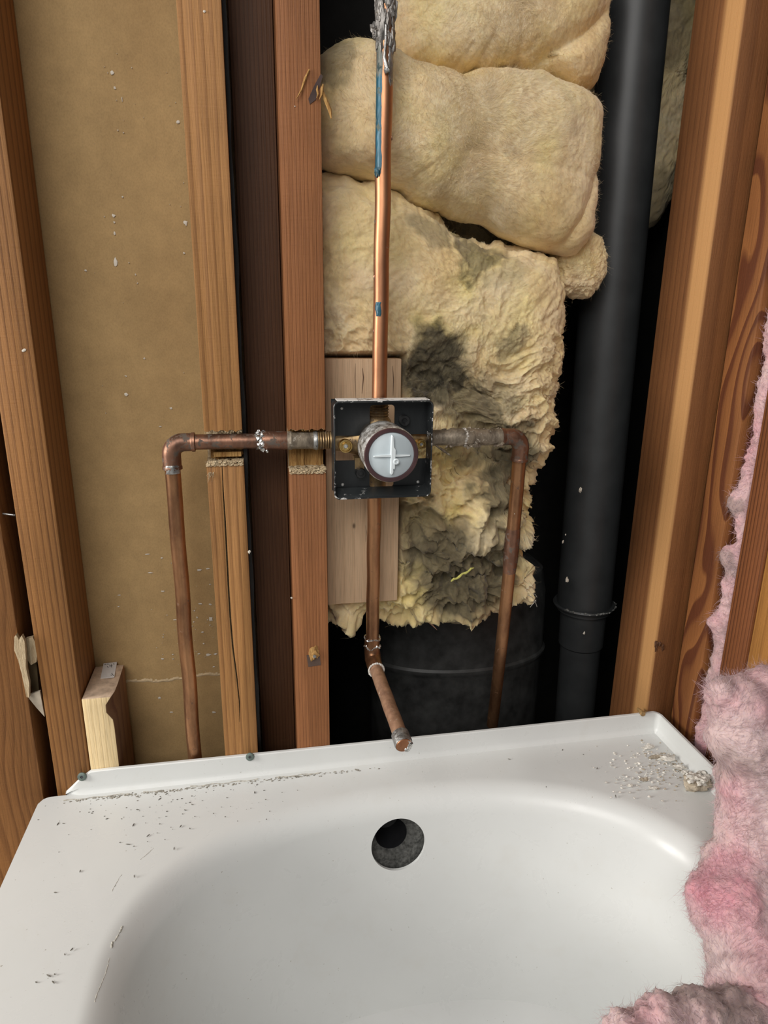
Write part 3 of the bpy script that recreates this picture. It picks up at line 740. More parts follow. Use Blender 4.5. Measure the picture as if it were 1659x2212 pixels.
# silver solder mess at the very top
g = MB(); zt = at(830, 95, Y=0)[2]; ztop = top.z
for k in range(60):
    t = k/59; z = zt+(ztop-zt)*t; a = random.uniform(150, 350); rr = R*(.95+.1*random.random())
    g.blob((bx(z)+math.cos(math.radians(a))*rr, YP+math.sin(math.radians(a))*rr, z), random.uniform(.0015, .0030), (1, .9, 3.2), .5, 2, k, 2)
for k in range(12):
    g.blob((bx(zt+.012)-.0085-random.random()*.0035, YP-.002, zt+.006+random.random()*.012), .0028, (1, .9, 1.3), .5, 2, k+80, 2)
part('solder_mass', g, metal('dark_solder', (.32, .30, .28), (.07, .065, .06), .5, .8, 130, (.10, .08, .06), .56, .0015), 'silvery solder smeared over the joint', ris)
g = MB(); g.tube([(bx(zt+.012)-.001, YP-.0088, zt+.014), (bx(zt)-.001, YP-.0092, zt+.002), (bx(zt)-.0022, YP-.0096, zt-.012), (bx(zt)+.0006, YP-.0100, zt-.021)], [.0015, .0014, .0016, .0026], 10); g.blob((bx(zt), YP-.0100, zt-.022), .0030, (1, .8, 1.1), .3, 2, 3, 2)
part('solder_drip', g, SOLDERD, None, ris)
# drop to the spout
eb = Vector((.1248, .034, .6150)); tp = Vector((VX-.0030, .010, .822))
part('drop_pipe', MB().tube(wobpath(eb, tp, 20), R, 32), COPPER)
el = [Vector((.1246, .034, .622)), Vector((.1246, .034, .612)), Vector((.1247, .0335, .603)), Vector((.1248, .029, .5955)), Vector((.1251, .020, .5925)), Vector((.1255, .008, .5915))]
sp = part('spout_elbow', MB().tube(el, [.0094, .0094, .0097, .0100, .0096, .0093], 28), COPPER)
g = MB()
for k in range(34):
    a = 2*PI*k/34; z = .6215+.0012*math.sin(3*a); g.blob((.1246+math.cos(a)*.0088, .034+math.sin(a)*.0088, z), .0018, (1, 1, .9), .4, 2, k, 1)
for k in range(18):
    a = PI+PI*k/17; g.blob((.1246+math.cos(a)*.0096, .034+math.sin(a)*.0096, .611+.002*math.sin(a*4)), .0015, (1, .8, 1), .4, 2, k+40, 1)
part('solder_ring', g, SOLDER, 'shiny solder', sp)
g = MB(); cR = Vector((.1255, .0075, .5913))
for k in range(40):
    a = 2*PI*k/40; g.blob((cR.x+math.cos(a)*.0090, cR.y, cR.z+math.sin(a)*.0090), .0012, (1.2, .9, 1.2), .2, 2, k, 1)
part('solder_ring', g, plain('white_flux', (.66, .63, .58), .5, .2, .2, 200), 'whitish flux ring', sp)
send = Vector((.1345, -.098, .5690))
st_ = part('spout_stub', MB().tube(wobpath((.1255, .010, .5914), send, 20, .0002), R, 32), metal('weathered_copper', (.50, .30, .19), (.30, .17, .11), .42, .6, 90, (.60, .50, .42), .63, .0006))
dv = (send-Vector((.1255, .010, .5914))).normalized()
g = MB(); g.lathe(send-dv*.006, dv, [(0, .0084), (.001, .0096), (.014, .0099), (.0165, .0092)], 32)
cp = part('pipe_cap', g, SOLDERD, 'grey solder-coated cap')
g = MB(); g.lathe(send-dv*.006, dv, [(.0150, .0093), (.0172, .0086), (.0178, .006), (.0180, 1e-5)], 32); part('cap_end', g, COPPERB, 'bare copper end', cp)
g = MB(); q = send+dv*.0105
for k in range(14):
    a = -1.0+1.9*k/13; g.blob(q+Vector((math.cos(a)*.0062, 0, math.sin(a)*.0072)), .0026, (1, .7, 1), .35, 2, k, 2)
part('solder_blob', g, SOLDER, 'bright solder lump', cp)

# left (hot) line
lx = -.0920; zl = .8745
part('supply_pipe', MB().tube(wobpath((lx+.014, YP, zl), (.012, YP, zl-.0002), 16), R, 28), COPPERD)
part('supply_pipe', MB().tube(wobpath((lx-.0016, YP+.006, .44), (lx, YP, .855), 24, .0006), R, 28), COPPER)
def elbow(cx, cz, sx, m, drop=(0, 0)):
    pts = []; r = .013
    pts.append(Vector((cx+sx*.0245, YP, cz))); pts.append(Vector((cx+sx*r, YP, cz)))
    for k in range(1, 9):
        a = PI/2*k/8; pts.append(Vector((cx+sx*(r-r*math.sin(a)), YP, cz-(r-r*math.cos(a)))))
    e = pts[-1]; pts.append(e+Vector((drop[0], drop[1], -.0150)))
    g = MB(); g.tube(pts, [.0093, .0094]+[.0096]*8+[.0094], 28)
    for c, ax in ((pts[0], (sx, 0, 0)), (pts[-1], (drop[0], drop[1], -.015))): g.lathe(c, ax, [(-.004, .0094), (-.003, .0101), (-.0002, .0101), (.0004, .0082)], 28)
    return part('elbow', g, m)
e1 = elbow(lx, zl, 1, COPPERD)
part('solder_mark', patch((lx, YP, .852), (lx, YP, .843), 225, 330, .0096, .0004, 3, 10, 12, .5), SOLDERD, None, e1)
# couplings along the left line up to the bracket
g = MB(); g.tube([(.001, YP, zl), (.004, YP, zl), (.024, YP, zl-.0004), (.028, YP, zl-.0004)], [.0092, .0098, .0098, .0092], 28)
c1 = part('coupling', g, COPPERD)
g = MB()
for k in range(40):
    a = 2*PI*k/40; g.blob((random.uniform(-.004, .003), YP+math.cos(a)*.0078, zl+math.sin(a)*.0078), .0030, (1.1, .9, .9), .5, 2, k, 1)
g.blob((.0055, YP-.006, zl-.0100), .0018, (1, 1, 1.2), .2, 2, 1, 2)
part('solder_ring', g, SOLDER, 'bright solder', c1)
g = MB(); g.tube([(.027, YP, zl-.0004), (.031, YP, zl-.0004), (.033, YP, zl-.0006), (.056, YP, zl-.001)], [.0096, .0102, .0090, .0090], 28); part('coupling', g, GRIME)
g = MB(); g.tube([(.0545, YP, zl-.001), (.0575, YP, zl-.001), (.0590, YP, zl-.001)], [.0094, .0104, .0100], 20); part('union_ring', g, SOLDERD)
def thread(a, b, r, n, ax='x', m=BRASSD, y=YP, o=0.):
    g = MB(); pr = []
    for k in range(n*2+1): pr.append((abs(b-a)*k/(n*2), r*(1.0 if k % 2 else .90)))
    c = (a, y, o) if ax == 'x' else (o, y, a); d = (1, 0, 0) if ax == 'x' else (0, 0, 1)
    g.lathe(c, d, pr, 32); return part('threaded_nipple', g, m)
thread(.0585, .0745, .0100, 6, 'x', BRASSD, YP, zl-.001)
# right (cold) line
xr = .2895
g = MB(); g.tube([(.176, YP, zl-.001), (.204, YP, zl-.001), (.206, YP, zl-.001), (.232, YP, zl-.0012), (.234, YP, zl-.0012), (.262, YP, zl-.0014), (.266, YP, zl-.0014)], [.0088, .0088, .0100, .0100, .0093, .0093, .0098], 26, wob=.05)
cr = part('crusted_pipe', g, GRIME, 'grime-crusted pipe with old solder')
g = MB()
for k in range(90):
    a = random.uniform(PI*.6, PI*2.1); x = random.choice([random.gauss(.206, .003), random.gauss(.233, .003), random.gauss(.262, .002), random.uniform(.178, .266)])
    g.blob((x, YP+math.cos(a)*.0088*-1*.6-.003, zl-.001+math.sin(a-1.0)*.0088), random.uniform(.0010, .0026), (1.3, .8, .9), .6, 2, k, 1)
part('crust', g, GRIME, None, cr)['kind'] = 'stuff'
g = MB(); g.tube([(.188, YP-.006, zl-.008), (.197, YP-.009, zl-.014), (.206, YP-.0075, zl-.0205)], [.0012, .0016, .0006], 8, wob=.4); g.tube([(.223, YP-.007, zl-.009), (.2255, YP-.0075, zl-.0125)], [.0012, .0020], 8); part('solder_drip', g, GRIME, None, cr)
g = MB()
for k in range(22):
    a = 2*PI*k/22; g.blob((.2225+.001*math.sin(3*a), YP+math.cos(a)*.0095, zl-.001+math.sin(a)*.0095), .0021, (1, .8, .8), .5, 2, k, 1)
part('solder_ring', g, plain('chalky_solder', (.50, .46, .41), .6, .3, .5, 250, .001), None, cr)
e2 = elbow(xr, zl-.0014, -1, COPPERD, (0.0, .0020))
pts = []
for t in np.linspace(0, 1, 28):
    z = .852-(.852-.44)*t; y = YP+.002+.082*t**1.25; x = xr+.0205*t**1.1; pts.append((x, y, z))
part('supply_pipe', MB().tube(pts, R, 28), COPPER)
p = pts[8]; g = MB(); g.tube([pts[6], pts[7], pts[9], pts[10]], [R*1.02, R*1.14, R*1.12, R*1.0], 28, wob=.06); part('old_coupling', g, COPPERD, 'blotched joint')
fl_ = at(1111, 1100, Y=.018); g = MB(); g.blob((fl_[0], .0105, fl_[2]), .0030, (.9, .35, 1.5), .6, 2, 5, 2); part('paint_fleck', g, FLECK)

# black bracket: tray with four lips and a cross-shaped opening
bx0, bx1, bz0, bz1 = .0726, .1765, .8168, .9192; yb, yf = -.008, -.0305
ta = .0016
g = MB(); g.box(bx0, bx1, yb-ta, yb, bz0+.005, bz1)
o = put('back_plate', mesh('back_plate', g.v, g.f, PLATE, (0, 0, 0)))
def rbox(x0, x1, z0, z1, r):
    vs = []; n = 6
    for cx, cz, a0 in ((x1-r, z1-r, 0), (x0+r, z1-r, 90), (x0+r, z0+r, 180), (x1-r, z0+r, 270)):
        for k in range(n+1):
            a = math.radians(a0+90*k/n); vs.append((cx+r*math.cos(a), cz+r*math.sin(a)))
    m = len(vs); V = [(x, -.05, z) for x, z in vs]+[(x, .05, z) for x, z in vs]
    return MB().add(V, [tuple(range(m)), tuple(range(2*m-1, m-1, -1))]+[(i, (i+1) % m, m+(i+1) % m, m+i) for i in range(m)])
pz = lambda py: at(830, py, Y=yb)[2]
pxx = lambda px: at(px, 960, Y=yb)[0]
bake(o, None, [rbox(pxx(798), pxx(851), pz(1052), pz(874), .004), rbox(pxx(724), pxx(921), pz(992), pz(939), .0015)])
o.data.transform(Matrix.Translation(-Vector(val['org']))); o.parent = val; plate = o
def lips():
    g = MB(); c = .006
    # ring of lip wall with rounded corners, swept from yb to yf
    pr = []; n = 7
    for cx, cz, a0 in ((bx1-c, bz1-c, 0), (bx0+c, bz1-c, 90), (bx0+c, bz0+c, 180), (bx1-c, bz0+c, 270)):
        for k in range(n+1):
            a = math.radians(a0+90*k/n); pr.append((cx, cz, math.cos(a), math.sin(a)))
    m = len(pr); vs = []
    for rad, y in ((c, yb), (c, yf), (c-.0006, yf-.0006), (c-ta, yf-.0003), (c-ta, yb-ta)):
        for cx, cz, ca, sa in pr: vs.append((cx+ca*rad, y, cz+sa*rad+(.006 if (cz < (bz0+bz1)/2 and y > yb-.003) else 0)))
    fs = [(j*m+i, j*m+(i+1) % m, (j+1)*m+(i+1) % m, (j+1)*m+i) for j in range(4) for i in range(m)]
    g.add(vs, fs); g.m = [1 if (j in (1, 2)) else 0 for j in range(4) for i in range(m)]
    return g
def worn(name, thr, white, flat=False):
    t = NT(name, .35); n = t.noise(t.map(), 130, 5, .7); n2 = t.noise(t.map(), 22, 2)
    f = t.ramp(t.math('ADD', n, t.math('MULTIPLY', n2, .5)), [(thr, 0.), (thr+.08, 1.)])
    t.col(t.mix(f, (.030, .034, .036) if 'scuffed_lip' in name else (.014, .016, .017), white)); t.rough(t.math('MULTIPLY_ADD', f, .3, .32)); return t.m
part('lip', lips(), [worn('scuffed_black', .90, (.42, .41, .40)), worn('worn_rim', .80, (.62, .60, .57))], 'black lip with worn white edges', plate)
g = MB(); g.box(bx0+.004, bx1-.004, yb-.003, yf+.001, bz1+.0000, bz1+.0007)
part('dust_edge', g, worn('dusty_top', .60, (.74, .72, .69)), 'dusty worn top edge', plate)
g = MB(); g.add([(bx0+.004, yb-.003, bz0+.0078), (bx1-.004, yb-.003, bz0+.0078), (bx1-.004, yf+.0005, bz0+.0022), (bx0+.004, yf+.0005, bz0+.0022), (bx0+.004, yb-.003, bz0+.0068), (bx1-.004, yb-.003, bz0+.0068), (bx1-.004, yf+.0005, bz0+.0012), (bx0+.004, yf+.0005, bz0+.0012)],
      [(0, 3, 2, 1), (4, 5, 6, 7), (0, 1, 5, 4), (1, 2, 6, 5), (2, 3, 7, 6), (3, 0, 4, 7)])
part('lip', g, worn('scuffed_lip', .86, (.34, .34, .33)), 'scuffed sloping bottom lip', plate)
for px, py in ((738, 882), (740, 1047), (903, 1041)):
    c = at(px, py, Y=yb-ta); g = MB(); g.lathe((c[0], yb-ta-.0012, c[2]), (0, 1, 0), [(0, 1e-5), (.0002, .0012), (.0012, .0017)], 14); part('rivet', g, WORN, None, plate)
for px, py, r in ((779, 1022, .0055), (873, 908, .0058)):
    c = at(px, py, Y=yb-ta-.003); g = MB(); g.lathe((c[0], yb-ta-.006, c[2]), (0, 1, 0), [(.0015, 1e-5), (.0015, r*.45), (0, r*.5), (0, r*.92), (.001, r), (.006, r)], 24)
    part('mounting_screw', g, metal('blackened_screw', (.05, .05, .05), (.02, .02, .02), .3, .6, 90), None, plate)
# valve body
g = MB(); g.lathe((VX-.002, YP-.002, .820), (0, 0, 1), [(0, .0100), (.012, .0105), (.022, .0150), (.036, .0190), (.062, .0190), (.074, .0150), (.078, .0125)], 40)
g.lathe((.0745, YP-.002, VZ+.002), (1, 0, 0), [(0, .0098), (.010, .0110), (.020, .0135), (.034, .0175), (.066, .0175), (.080, .0140), (.090, .0110), (.102, .0098)], 40)
g.lathe((VX, .014, VZ), (0, -1, 0), [(0, .016), (.003, .021), (.020, .0245), (.030, .0255)], 44)
g.box(VX-.030, VX-.012, -.006, .008, VZ+.016, VZ+.028); g.box(VX-.028, VX-.018, -.010, .006, VZ-.026, VZ-.014)
part('valve_body', g, BRASSD)
thread(.893, .9165, .0122, 8, 'z', BRASSD, YP-.003, VX-.0016)
for px, py, r in ((747, 964, .0070), (910, 960, .0052)):
    c = at(px, py, Y=-.012); g = MB(); g.lathe((c[0], -.0135, c[2]), (0, 1, 0), [(.002, 1e-5), (.002, r*.30), (.0, r*.34), (.0, r*.55), (.0022, r*.60), (.0022, r*.74), (.0008, r*.80), (.0008, r*.98), (.002, r*1.04), (.02, r*1.04)], 36)
    so = part('check_stop', g, BRASS)
    g = MB(); g.lathe((c[0], -.0125, c[2]), (0, 1, 0), [(0, 1e-5), (0, r*.30), (.001, r*.3)], 20); g.box(c[0]-r*.25, c[0]+r*.25, -.0128, -.0124, c[2]-.0003, c[2]+.0003); part('stop_screw', g, SOLDER, 'silver slotted screw', so)
# cartridge sleeve, bonnet ring and grey face with raised cross
fy = -.0700
g = MB(); g.lathe((VX, -.010, VZ), (0, -1, 0), [(0, .0235), (.006, .0262), (.010, .0268), (.040, .0272), (.046, .0278), (.0562, .0278), (.0585, .0268)], 64); slv = part('cartridge_sleeve', g, CHALK)
g = MB(); g.lathe((VX, fy+.002, VZ), (0, -1, 0), [(-.004, .0272), (.0005, .0270), (.0018, .0264), (.0018, .0232), (.0008, .0226), (-.003, .0225)], 64); part('bonnet_ring', g, RINGM, 'dark maroon ring', slv)
g = MB(); g.lathe((VX, fy+.0016, VZ), (0, -1, 0), [(-.003, .0226), (0, .0226), (.0006, .0218), (.0006, 1e-5)], 64); fc = part('cartridge_face', g, GREYP, 'light grey plastic face')
def rib(pts, th=.0022, y=fy+.001):
    n = len(pts); vs = [(VX+x, y, VZ+z) for x, z in pts]+[(VX+x*.98, y-th, VZ+z*.98) for x, z in pts]
    cx = sum(p[0] for p in pts)/n; cz = sum(p[1] for p in pts)/n
    vs = [(VX+x, y, VZ+z) for x, z in pts]+[(VX+cx+(x-cx)*.72 if abs(x-cx) < .004 else VX+cx+(x-cx)*.96, y-th, VZ+cz+(z-cz)*(.72 if abs(z-cz) < .004 else .96)) for x, z in pts]
    return MB().add(vs, [tuple(range(n)), tuple(range(2*n-1, n-1, -1))]+[(i, (i+1) % n, n+(i+1) % n, n+i) for i in range(n)])
g = rib([(-.0008, .0195), (0, .0205), (.0010, .0195), (.0016, .012), (.0020, .0090), (.0042, .0065), (.0042, .0010), (.0034, -.0065), (.0036, -.0120), (.0030, -.0140), (.0012, -.0130), (.0014, -.0165), (.0006, -.0185), (-.0004, -.0192), (-.0014, -.0175), (-.0012, -.008), (-.0014, 0), (-.0012, .010)], .0034)
part('cross_rib', g, WHITEP, None, fc)
g = rib([(-.0185, -.0008), (-.0178, .0002), (-.010, .0010), (.0, .0014), (.010, .0010), (.0185, .0008), (.0192, .0002), (.0185, -.0006), (.010, -.0014), (0, -.0016), (-.010, -.0013), (-.0178, -.0014)], .0024)
part('cross_rib', g, WHITEP, None, fc)
g = MB(); g.lathe((VX+.0042, fy+.001, VZ-.0056), (0, -1, 0), [(0, .0031), (.0040, .0030), (.0043, .0026), (.0043, .0016), (.0036, .0014), (.0036, 1e-5)], 28); part('stem_pin', g, WHITEP, None, fc)

# ------------------------------------------------------------------ black pipes in the chase
pc0, pc1 = at(1258, 1330, Y=.17), at(1371.5, 0, Y=.17)
dx = (pc1[0]-pc0[0])/(pc1[2]-pc0[2]); zb = pc0[2]+.022; rA = .0400
axp = lambda z: (pc0[0]+dx*(z-pc0[2])+.0008, .17, z)
dr = thing('drain_stack', axp(.05), 'long black plastic drain pipe rising beside the brown corner stud', 'drain pipe')
obj('pipe', MB().tube([axp(z) for z in np.linspace(zb-.01, 1.95, 12)], rA, 64), ABS, dr)
g = MB(); ax_ = (dx, 0, 1)
g.lathe(axp(zb), ax_, [(.0, rA*.98), (.002, rA+.0045), (-.0005, rA+.0062), (-.003, rA+.0050), (-.006, rA*.86), (-.068, rA*.84), (-.071, rA*.76), (-.45, rA*.72)], 64)
obj('hub', g, ABS, dr)
g = MB()
for k in range(46):
    a = math.radians(random.uniform(200, 360)); rr = rA+.0056; c = axp(zb+.0008); g.blob((c[0]+math.cos(a)*rr, c[1]+math.sin(a)*rr, c[2]+random.uniform(-.001, .001)), random.uniform(.0007, .0016), (1.6, 1.2, .7), .5, 2, k, 1)
o_ = obj('glue_bead', g, plain('dusty_glue', (.16, .16, .15), .6, 0, .6, 200), dr); o_['kind'] = 'stuff'
g = MB()
for px, py, r in ((1225, 1252, .0030), (1216, 1170, .0016), (1254, 1058, .0028), (1262, 1368, .0018), (1222, 1155, .0010)):
    c = at(px, py, Y=.128); g = MB().blob(c, r, (.8, .5, 1.3), .5, 2, int(px), 2); obj('plaster_fleck', g, FLECK, dr)
dc = (.310, .335); rD = .150
g = MB(); zr = at(1000, 1455, Y=.19)[2]; zt_ = at(1000, 1310, Y=.19)[2]
g.lathe((dc[0], dc[1], 0), (0, 0, 1), [(0, rD*.98), (zr-.012, rD*.98), (zr-.006, rD), (zr-.002, rD+.003), (zr+.002, rD+.003), (zr+.006, rD-.001), (zt_-.01, rD-.004), (zt_+.03, rD-.012), (zt_+.045, rD-.03), (zt_+.05, 1e-5)], 128)
du = obj('duct', g, DUCT); du.scale = (1, .55, 1)
du.location.y = .2725; tag(du, 'large dusty black round duct low behind the wall, under the yellow insulation', 'duct')

# ------------------------------------------------------------------ glass wool
def fibres(V, N, tone, cnt, L, wd, lift=.5, seed=1, sel=None):
    r = np.random.default_rng(seed); idx = r.choice(len(V), cnt, p=sel) if sel is not None else r.integers(0, len(V), cnt)
    P = V[idx]; n = N[idx]; d = r.normal(size=(cnt, 3)); d -= n*(d*n).sum(1)[:, None]
    # neighbouring fibres comb roughly the same way
    fl = np.c_[vn(P, 28, 3), vn(P, 28, 4), vn(P, 28, 5)]; fl -= n*(fl*n).sum(1)[:, None]
    d = d*.45+fl*2.0; d /= np.linalg.norm(d, axis=1)[:, None]+1e-9
    l = r.uniform(L[0], L[1], cnt)[:, None]; cv = r.normal(size=(cnt, 3))*.35; up = lift*r.uniform(.0, 1, (cnt, 1))**2
    pts = [P-n*.0006]
    for t in (.33, .66, 1.0): pts.append(P+(d*t+cv*t*t+n*up*t*(1.35-t*.7))*l+n*.0002)
    side = np.cross(d+cv*.3, n); side /= np.linalg.norm(side, axis=1)[:, None]+1e-9
    out = []; ws = (1, .9, .7, .2); tw = r.uniform(-.7, .7, (cnt, 1))
    for k in range(4): s = (side+n*tw)*wd*ws[k]; out += [pts[k]-s, pts[k]+s]
    VV = np.stack(out, 1).reshape(-1, 3); b = np.arange(cnt)[:, None, None]*8
    Fq = (np.array([[0, 1, 3, 2], [2, 3, 5, 4], [4, 5, 7, 6]])[None]+b).reshape(-1, 4)
    return VV, Fq, np.repeat(tone[idx], 8, axis=0)
def vnormals(V, Fa):
    N = np.zeros_like(V); a, b, c = V[Fa[:, 0]], V[Fa[:, 1]], V[Fa[:, 2]]; fn = np.cross(b-a, c-a)
    for k in range(Fa.shape[1]): np.add.at(N, Fa[:, k], fn)
    return N/(np.linalg.norm(N, axis=1)[:, None]+1e-12)
def finish_wool(name, V, Fa, tone, mat, cnt, L, wd, lift, label, cat, seed=1, org=None, sel=None):
    N = vnormals(V, Fa)
    FV, FF, FT2 = fibres(V, N, tone, cnt, L, wd, lift, seed, sel)
    A = np.vstack([V, FV]); T = np.vstack([tone, FT2])
    org = org if org is not None else np.array([A[:, 0].mean(), A[:, 1].mean(), V[:, 2].min()])
    me = bpy.data.meshes.new(name); me.from_pydata((A-org).tolist(), [], Fa.tolist()+(FF+len(V)).tolist()); me.update(); me.materials.append(mat)
    me.polygons.foreach_set('use_smooth', [True]*len(me.polygons))
    at_ = me.attributes.new('tone', 'FLOAT_COLOR', 'POINT'); C = np.ones((len(A), 4)); C[:, :2] = T; at_.data.foreach_set('color', C.ravel())
    o = put(name, me, None, tuple(org)); o['org'] = list(map(float, org)); tag(o, label, cat); return o
def blobs_tone(V, dirt, yel, s=0, dbase=0., ybase=.25):
    d = np.full(len(V), dbase); y = np.full(len(V), ybase)
    q = V+np.c_[vn(V, 30, s), vn(V, 30, s+1), vn(V, 30, s+2)]*.018+np.c_[vn(V, 90, s+6), vn(V, 90, s+7), vn(V, 90, s+8)]*.009+np.c_[vn(V, 240, s+6), vn(V, 240, s+7), vn(V, 240, s+8)]*.003
    for (c, r, a) in dirt: d = np.maximum(d, a*np.clip(2.2*(1.25-np.linalg.norm((q-c)*np.array([1, .5, 1]), axis=1)/r), 0, 1))
    for (c, r, a) in yel: y = np.maximum(y, a*np.clip(1.3-np.linalg.norm((q-c)*np.array([1, .4, 1]), axis=1)/r, 0, 1))
    d = np.clip(d+.16*np.clip(fbm(V, 45, 3, s+9)-.35, 0, 1), 0, 1); y = np.clip(y+.35*fbm(V, 26, 3, s+20), 0, 1)
    return np.c_[d, y]
def pillow(name, outline, Yp, Tf, Tb, label, dirt=(), yel=(), mat=YWOOL, na=620, nr=150, amp=.010, famp=.0025, edge=.004, seed=0, hook=None, cnt=9000, L=(.003, .009), wd=.00007, lift=.12, ridge=.3, power=3.0, cen=None, dbase=0., ybase=.25, creases=()):
    P = np.array([at(px, py, Y=Yp) for px, py in outline]); c = P.mean(0) if cen is None else at(*cen, Y=Yp)
    ang = np.arctan2(P[:, 2]-c[2], P[:, 0]-c[0]); o = np.argsort(ang); ang = ang[o]; rad = np.hypot(P[o, 0]-c[0], P[o, 2]-c[2])
    th = np.linspace(-PI, PI, na, endpoint=False); Rr = np.interp(th, np.r_[ang-2*PI, ang, ang+2*PI], np.r_[rad, rad, rad])
    Rr = np.convolve(np.r_[Rr[-4:], Rr, Rr[:4]], np.ones(9)/9, 'valid')
    bp = np.c_[c[0]+Rr*np.cos(th), np.zeros(na), c[2]+Rr*np.sin(th)]; Rr = Rr+edge*fbm(bp, 60, 4, seed+50)
    V = []; rows = 0
    js = np.linspace(0, 1, nr)**.8
    for side, T in ((1, Tf), (-1, Tb)):
        for j, t in enumerate(js if side == 1 else js[::-4]):
            if side == -1 and j == 0: continue
            h = (1-t**power)**(1/2.0)
            V.append(np.c_[c[0]+Rr*np.cos(th)*t, np.full(na, Yp-side*T*h), c[2]+Rr*np.sin(th)*t]); rows += 1
    V = np.vstack(V); Fa = []
    i = np.arange(na); i2 = (i+1) % na
    for r in range(rows-1): Fa.append(np.c_[r*na+i, r*na+i2, (r+1)*na+i2, (r+1)*na+i])
    Fa = np.vstack(Fa)
    # folds: soft grooves along traced lines
    for pts, wdt, dep in creases:
        Q = np.array([at(px, py, Y=Yp) for px, py in pts]); best = np.full(len(V), 9.)
        for a, b in zip(Q[:-1], Q[1:]):
            ab = (b-a)[[0, 2]]; t = np.clip(((V[:, [0, 2]]-a[[0, 2]])@ab)/(ab@ab), 0, 1); dd = np.linalg.norm(V[:, [0, 2]]-(a[[0, 2]]+t[:, None]*ab), axis=1); best = np.minimum(best, dd)
        front = V[:, 1] < Yp; V[front, 1] += dep*np.exp(-(best[front]/wdt)**1.3)
    N0 = vnormals(V, Fa)
    if N0[:na*20, 1].mean() > 0: Fa = Fa[:, ::-1]; N0 = -N0
    q = V+np.c_[vn(V, 18, seed+1), vn(V, 18, seed+2), vn(V, 18, seed+3)]*.02
    big = fbm(q, 16, 3, seed+4); rid = 1-np.abs(fbm(q*np.array([1, 1, 1.3]), 34, 4, seed+8)); fine = fbm(q, 170, 4, seed+12, .6)
    disp = amp*big*.6+amp*ridge*(rid-.7)+famp*fine
    if ridge > .5:
        lob = fbm(V+np.c_[vn(V, 22, seed+70), vn(V, 22, seed+71), vn(V, 22, seed+72)]*.014, 30, 2, seed+60); disp = disp+.010*np.clip(-N0[:, 1]*1.6-.3, 0, 1)*np.clip((.98-V[:, 2])*6, 0, 1)*(np.abs(lob)*1.4-.45)
    if callable(hook): disp = disp*hook(V)
    V = V+N0*disp[:, None]
    return V, Fa, dict(name=name, mat=mat, cnt=cnt, L=L, wd=wd, lift=lift, label=label, cat='insulation', seed=seed), (dirt, yel, dbase, ybase)
def build(r):
    V, Fa, k, (d, y, db, yb_) = r
    # sit behind the studs, block and pipes
    dd = np.maximum(0, np.maximum(V[:, 0]-.1575, np.maximum(.6640-V[:, 2], V[:, 2]-.9555)))    # distance outside the block's outline
    V[:, 1] = np.maximum(V[:, 1], .0885-5.0*dd)
    V[:, 1] = np.maximum(V[:, 1], .022); lf = V[:, 0] < .072; V[lf, 1] = np.maximum(V[lf, 1], .092)
    tone = blobs_tone(V, d, y, k['seed'], db, yb_)
    return finish_wool(V=V, Fa=Fa, tone=tone, **k)
a_ = lambda px, py, r, s=1., Y=.05: (at(px, py, Y=Y), r*depth(at(px, py, Y=Y))/F, s)
build(pillow('insulation_batt', [(838, -90), (1000, -110), (1320, -90), (1312, 20), (1300, 120), (1280, 190), (1240, 205), (1190, 172), (1100, 152), (1010, 162), (960, 170), (900, 160), (862, 138), (842, 80), (838, 0)], .100, .052, .05,
    'puffy yellow glass wool fold at the top, uppermost of the yellow folds', yel=[a_(1240, 60, 80, .3)], seed=11, amp=.005, famp=.0005, ridge=.06, edge=.0015, cnt=26000, cen=(1080, 20),
    creases=[([(1150, 150), (1230, 100), (1290, 40)], .010, .014)], ybase=.22))
build(pillow('insulation_batt', [(675, 140), (712, 105), (760, 88), (800, 98), (850, 132), (920, 155), (985, 172), (1060, 152), (1120, 156), (1200, 178), (1262, 205), (1296, 250), (1290, 330), (1282, 420), (1268, 520), (1238, 558), (1200, 552), (1120, 525), (1040, 485), (950, 452), (860, 412), (780, 388), (700, 365), (660, 340), (650, 240)], .095, .066, .05,
    'large puffy yellow glass wool fold in the middle, rolled across behind the copper riser', dirt=[a_(725, 120, 40, .5), a_(900, 165, 14, .3)], yel=[a_(880, 250, 60, .35), a_(1190, 300, 60, .3)], seed=23, amp=.005, famp=.0005, ridge=.06, edge=.0015, cnt=48000, cen=(990, 320),
    creases=[([(980, 350), (1060, 370), (1160, 380), (1250, 400)], .008, .004), ([(1190, 540), (1230, 470), (1268, 380)], .008, .010)], ybase=.22))
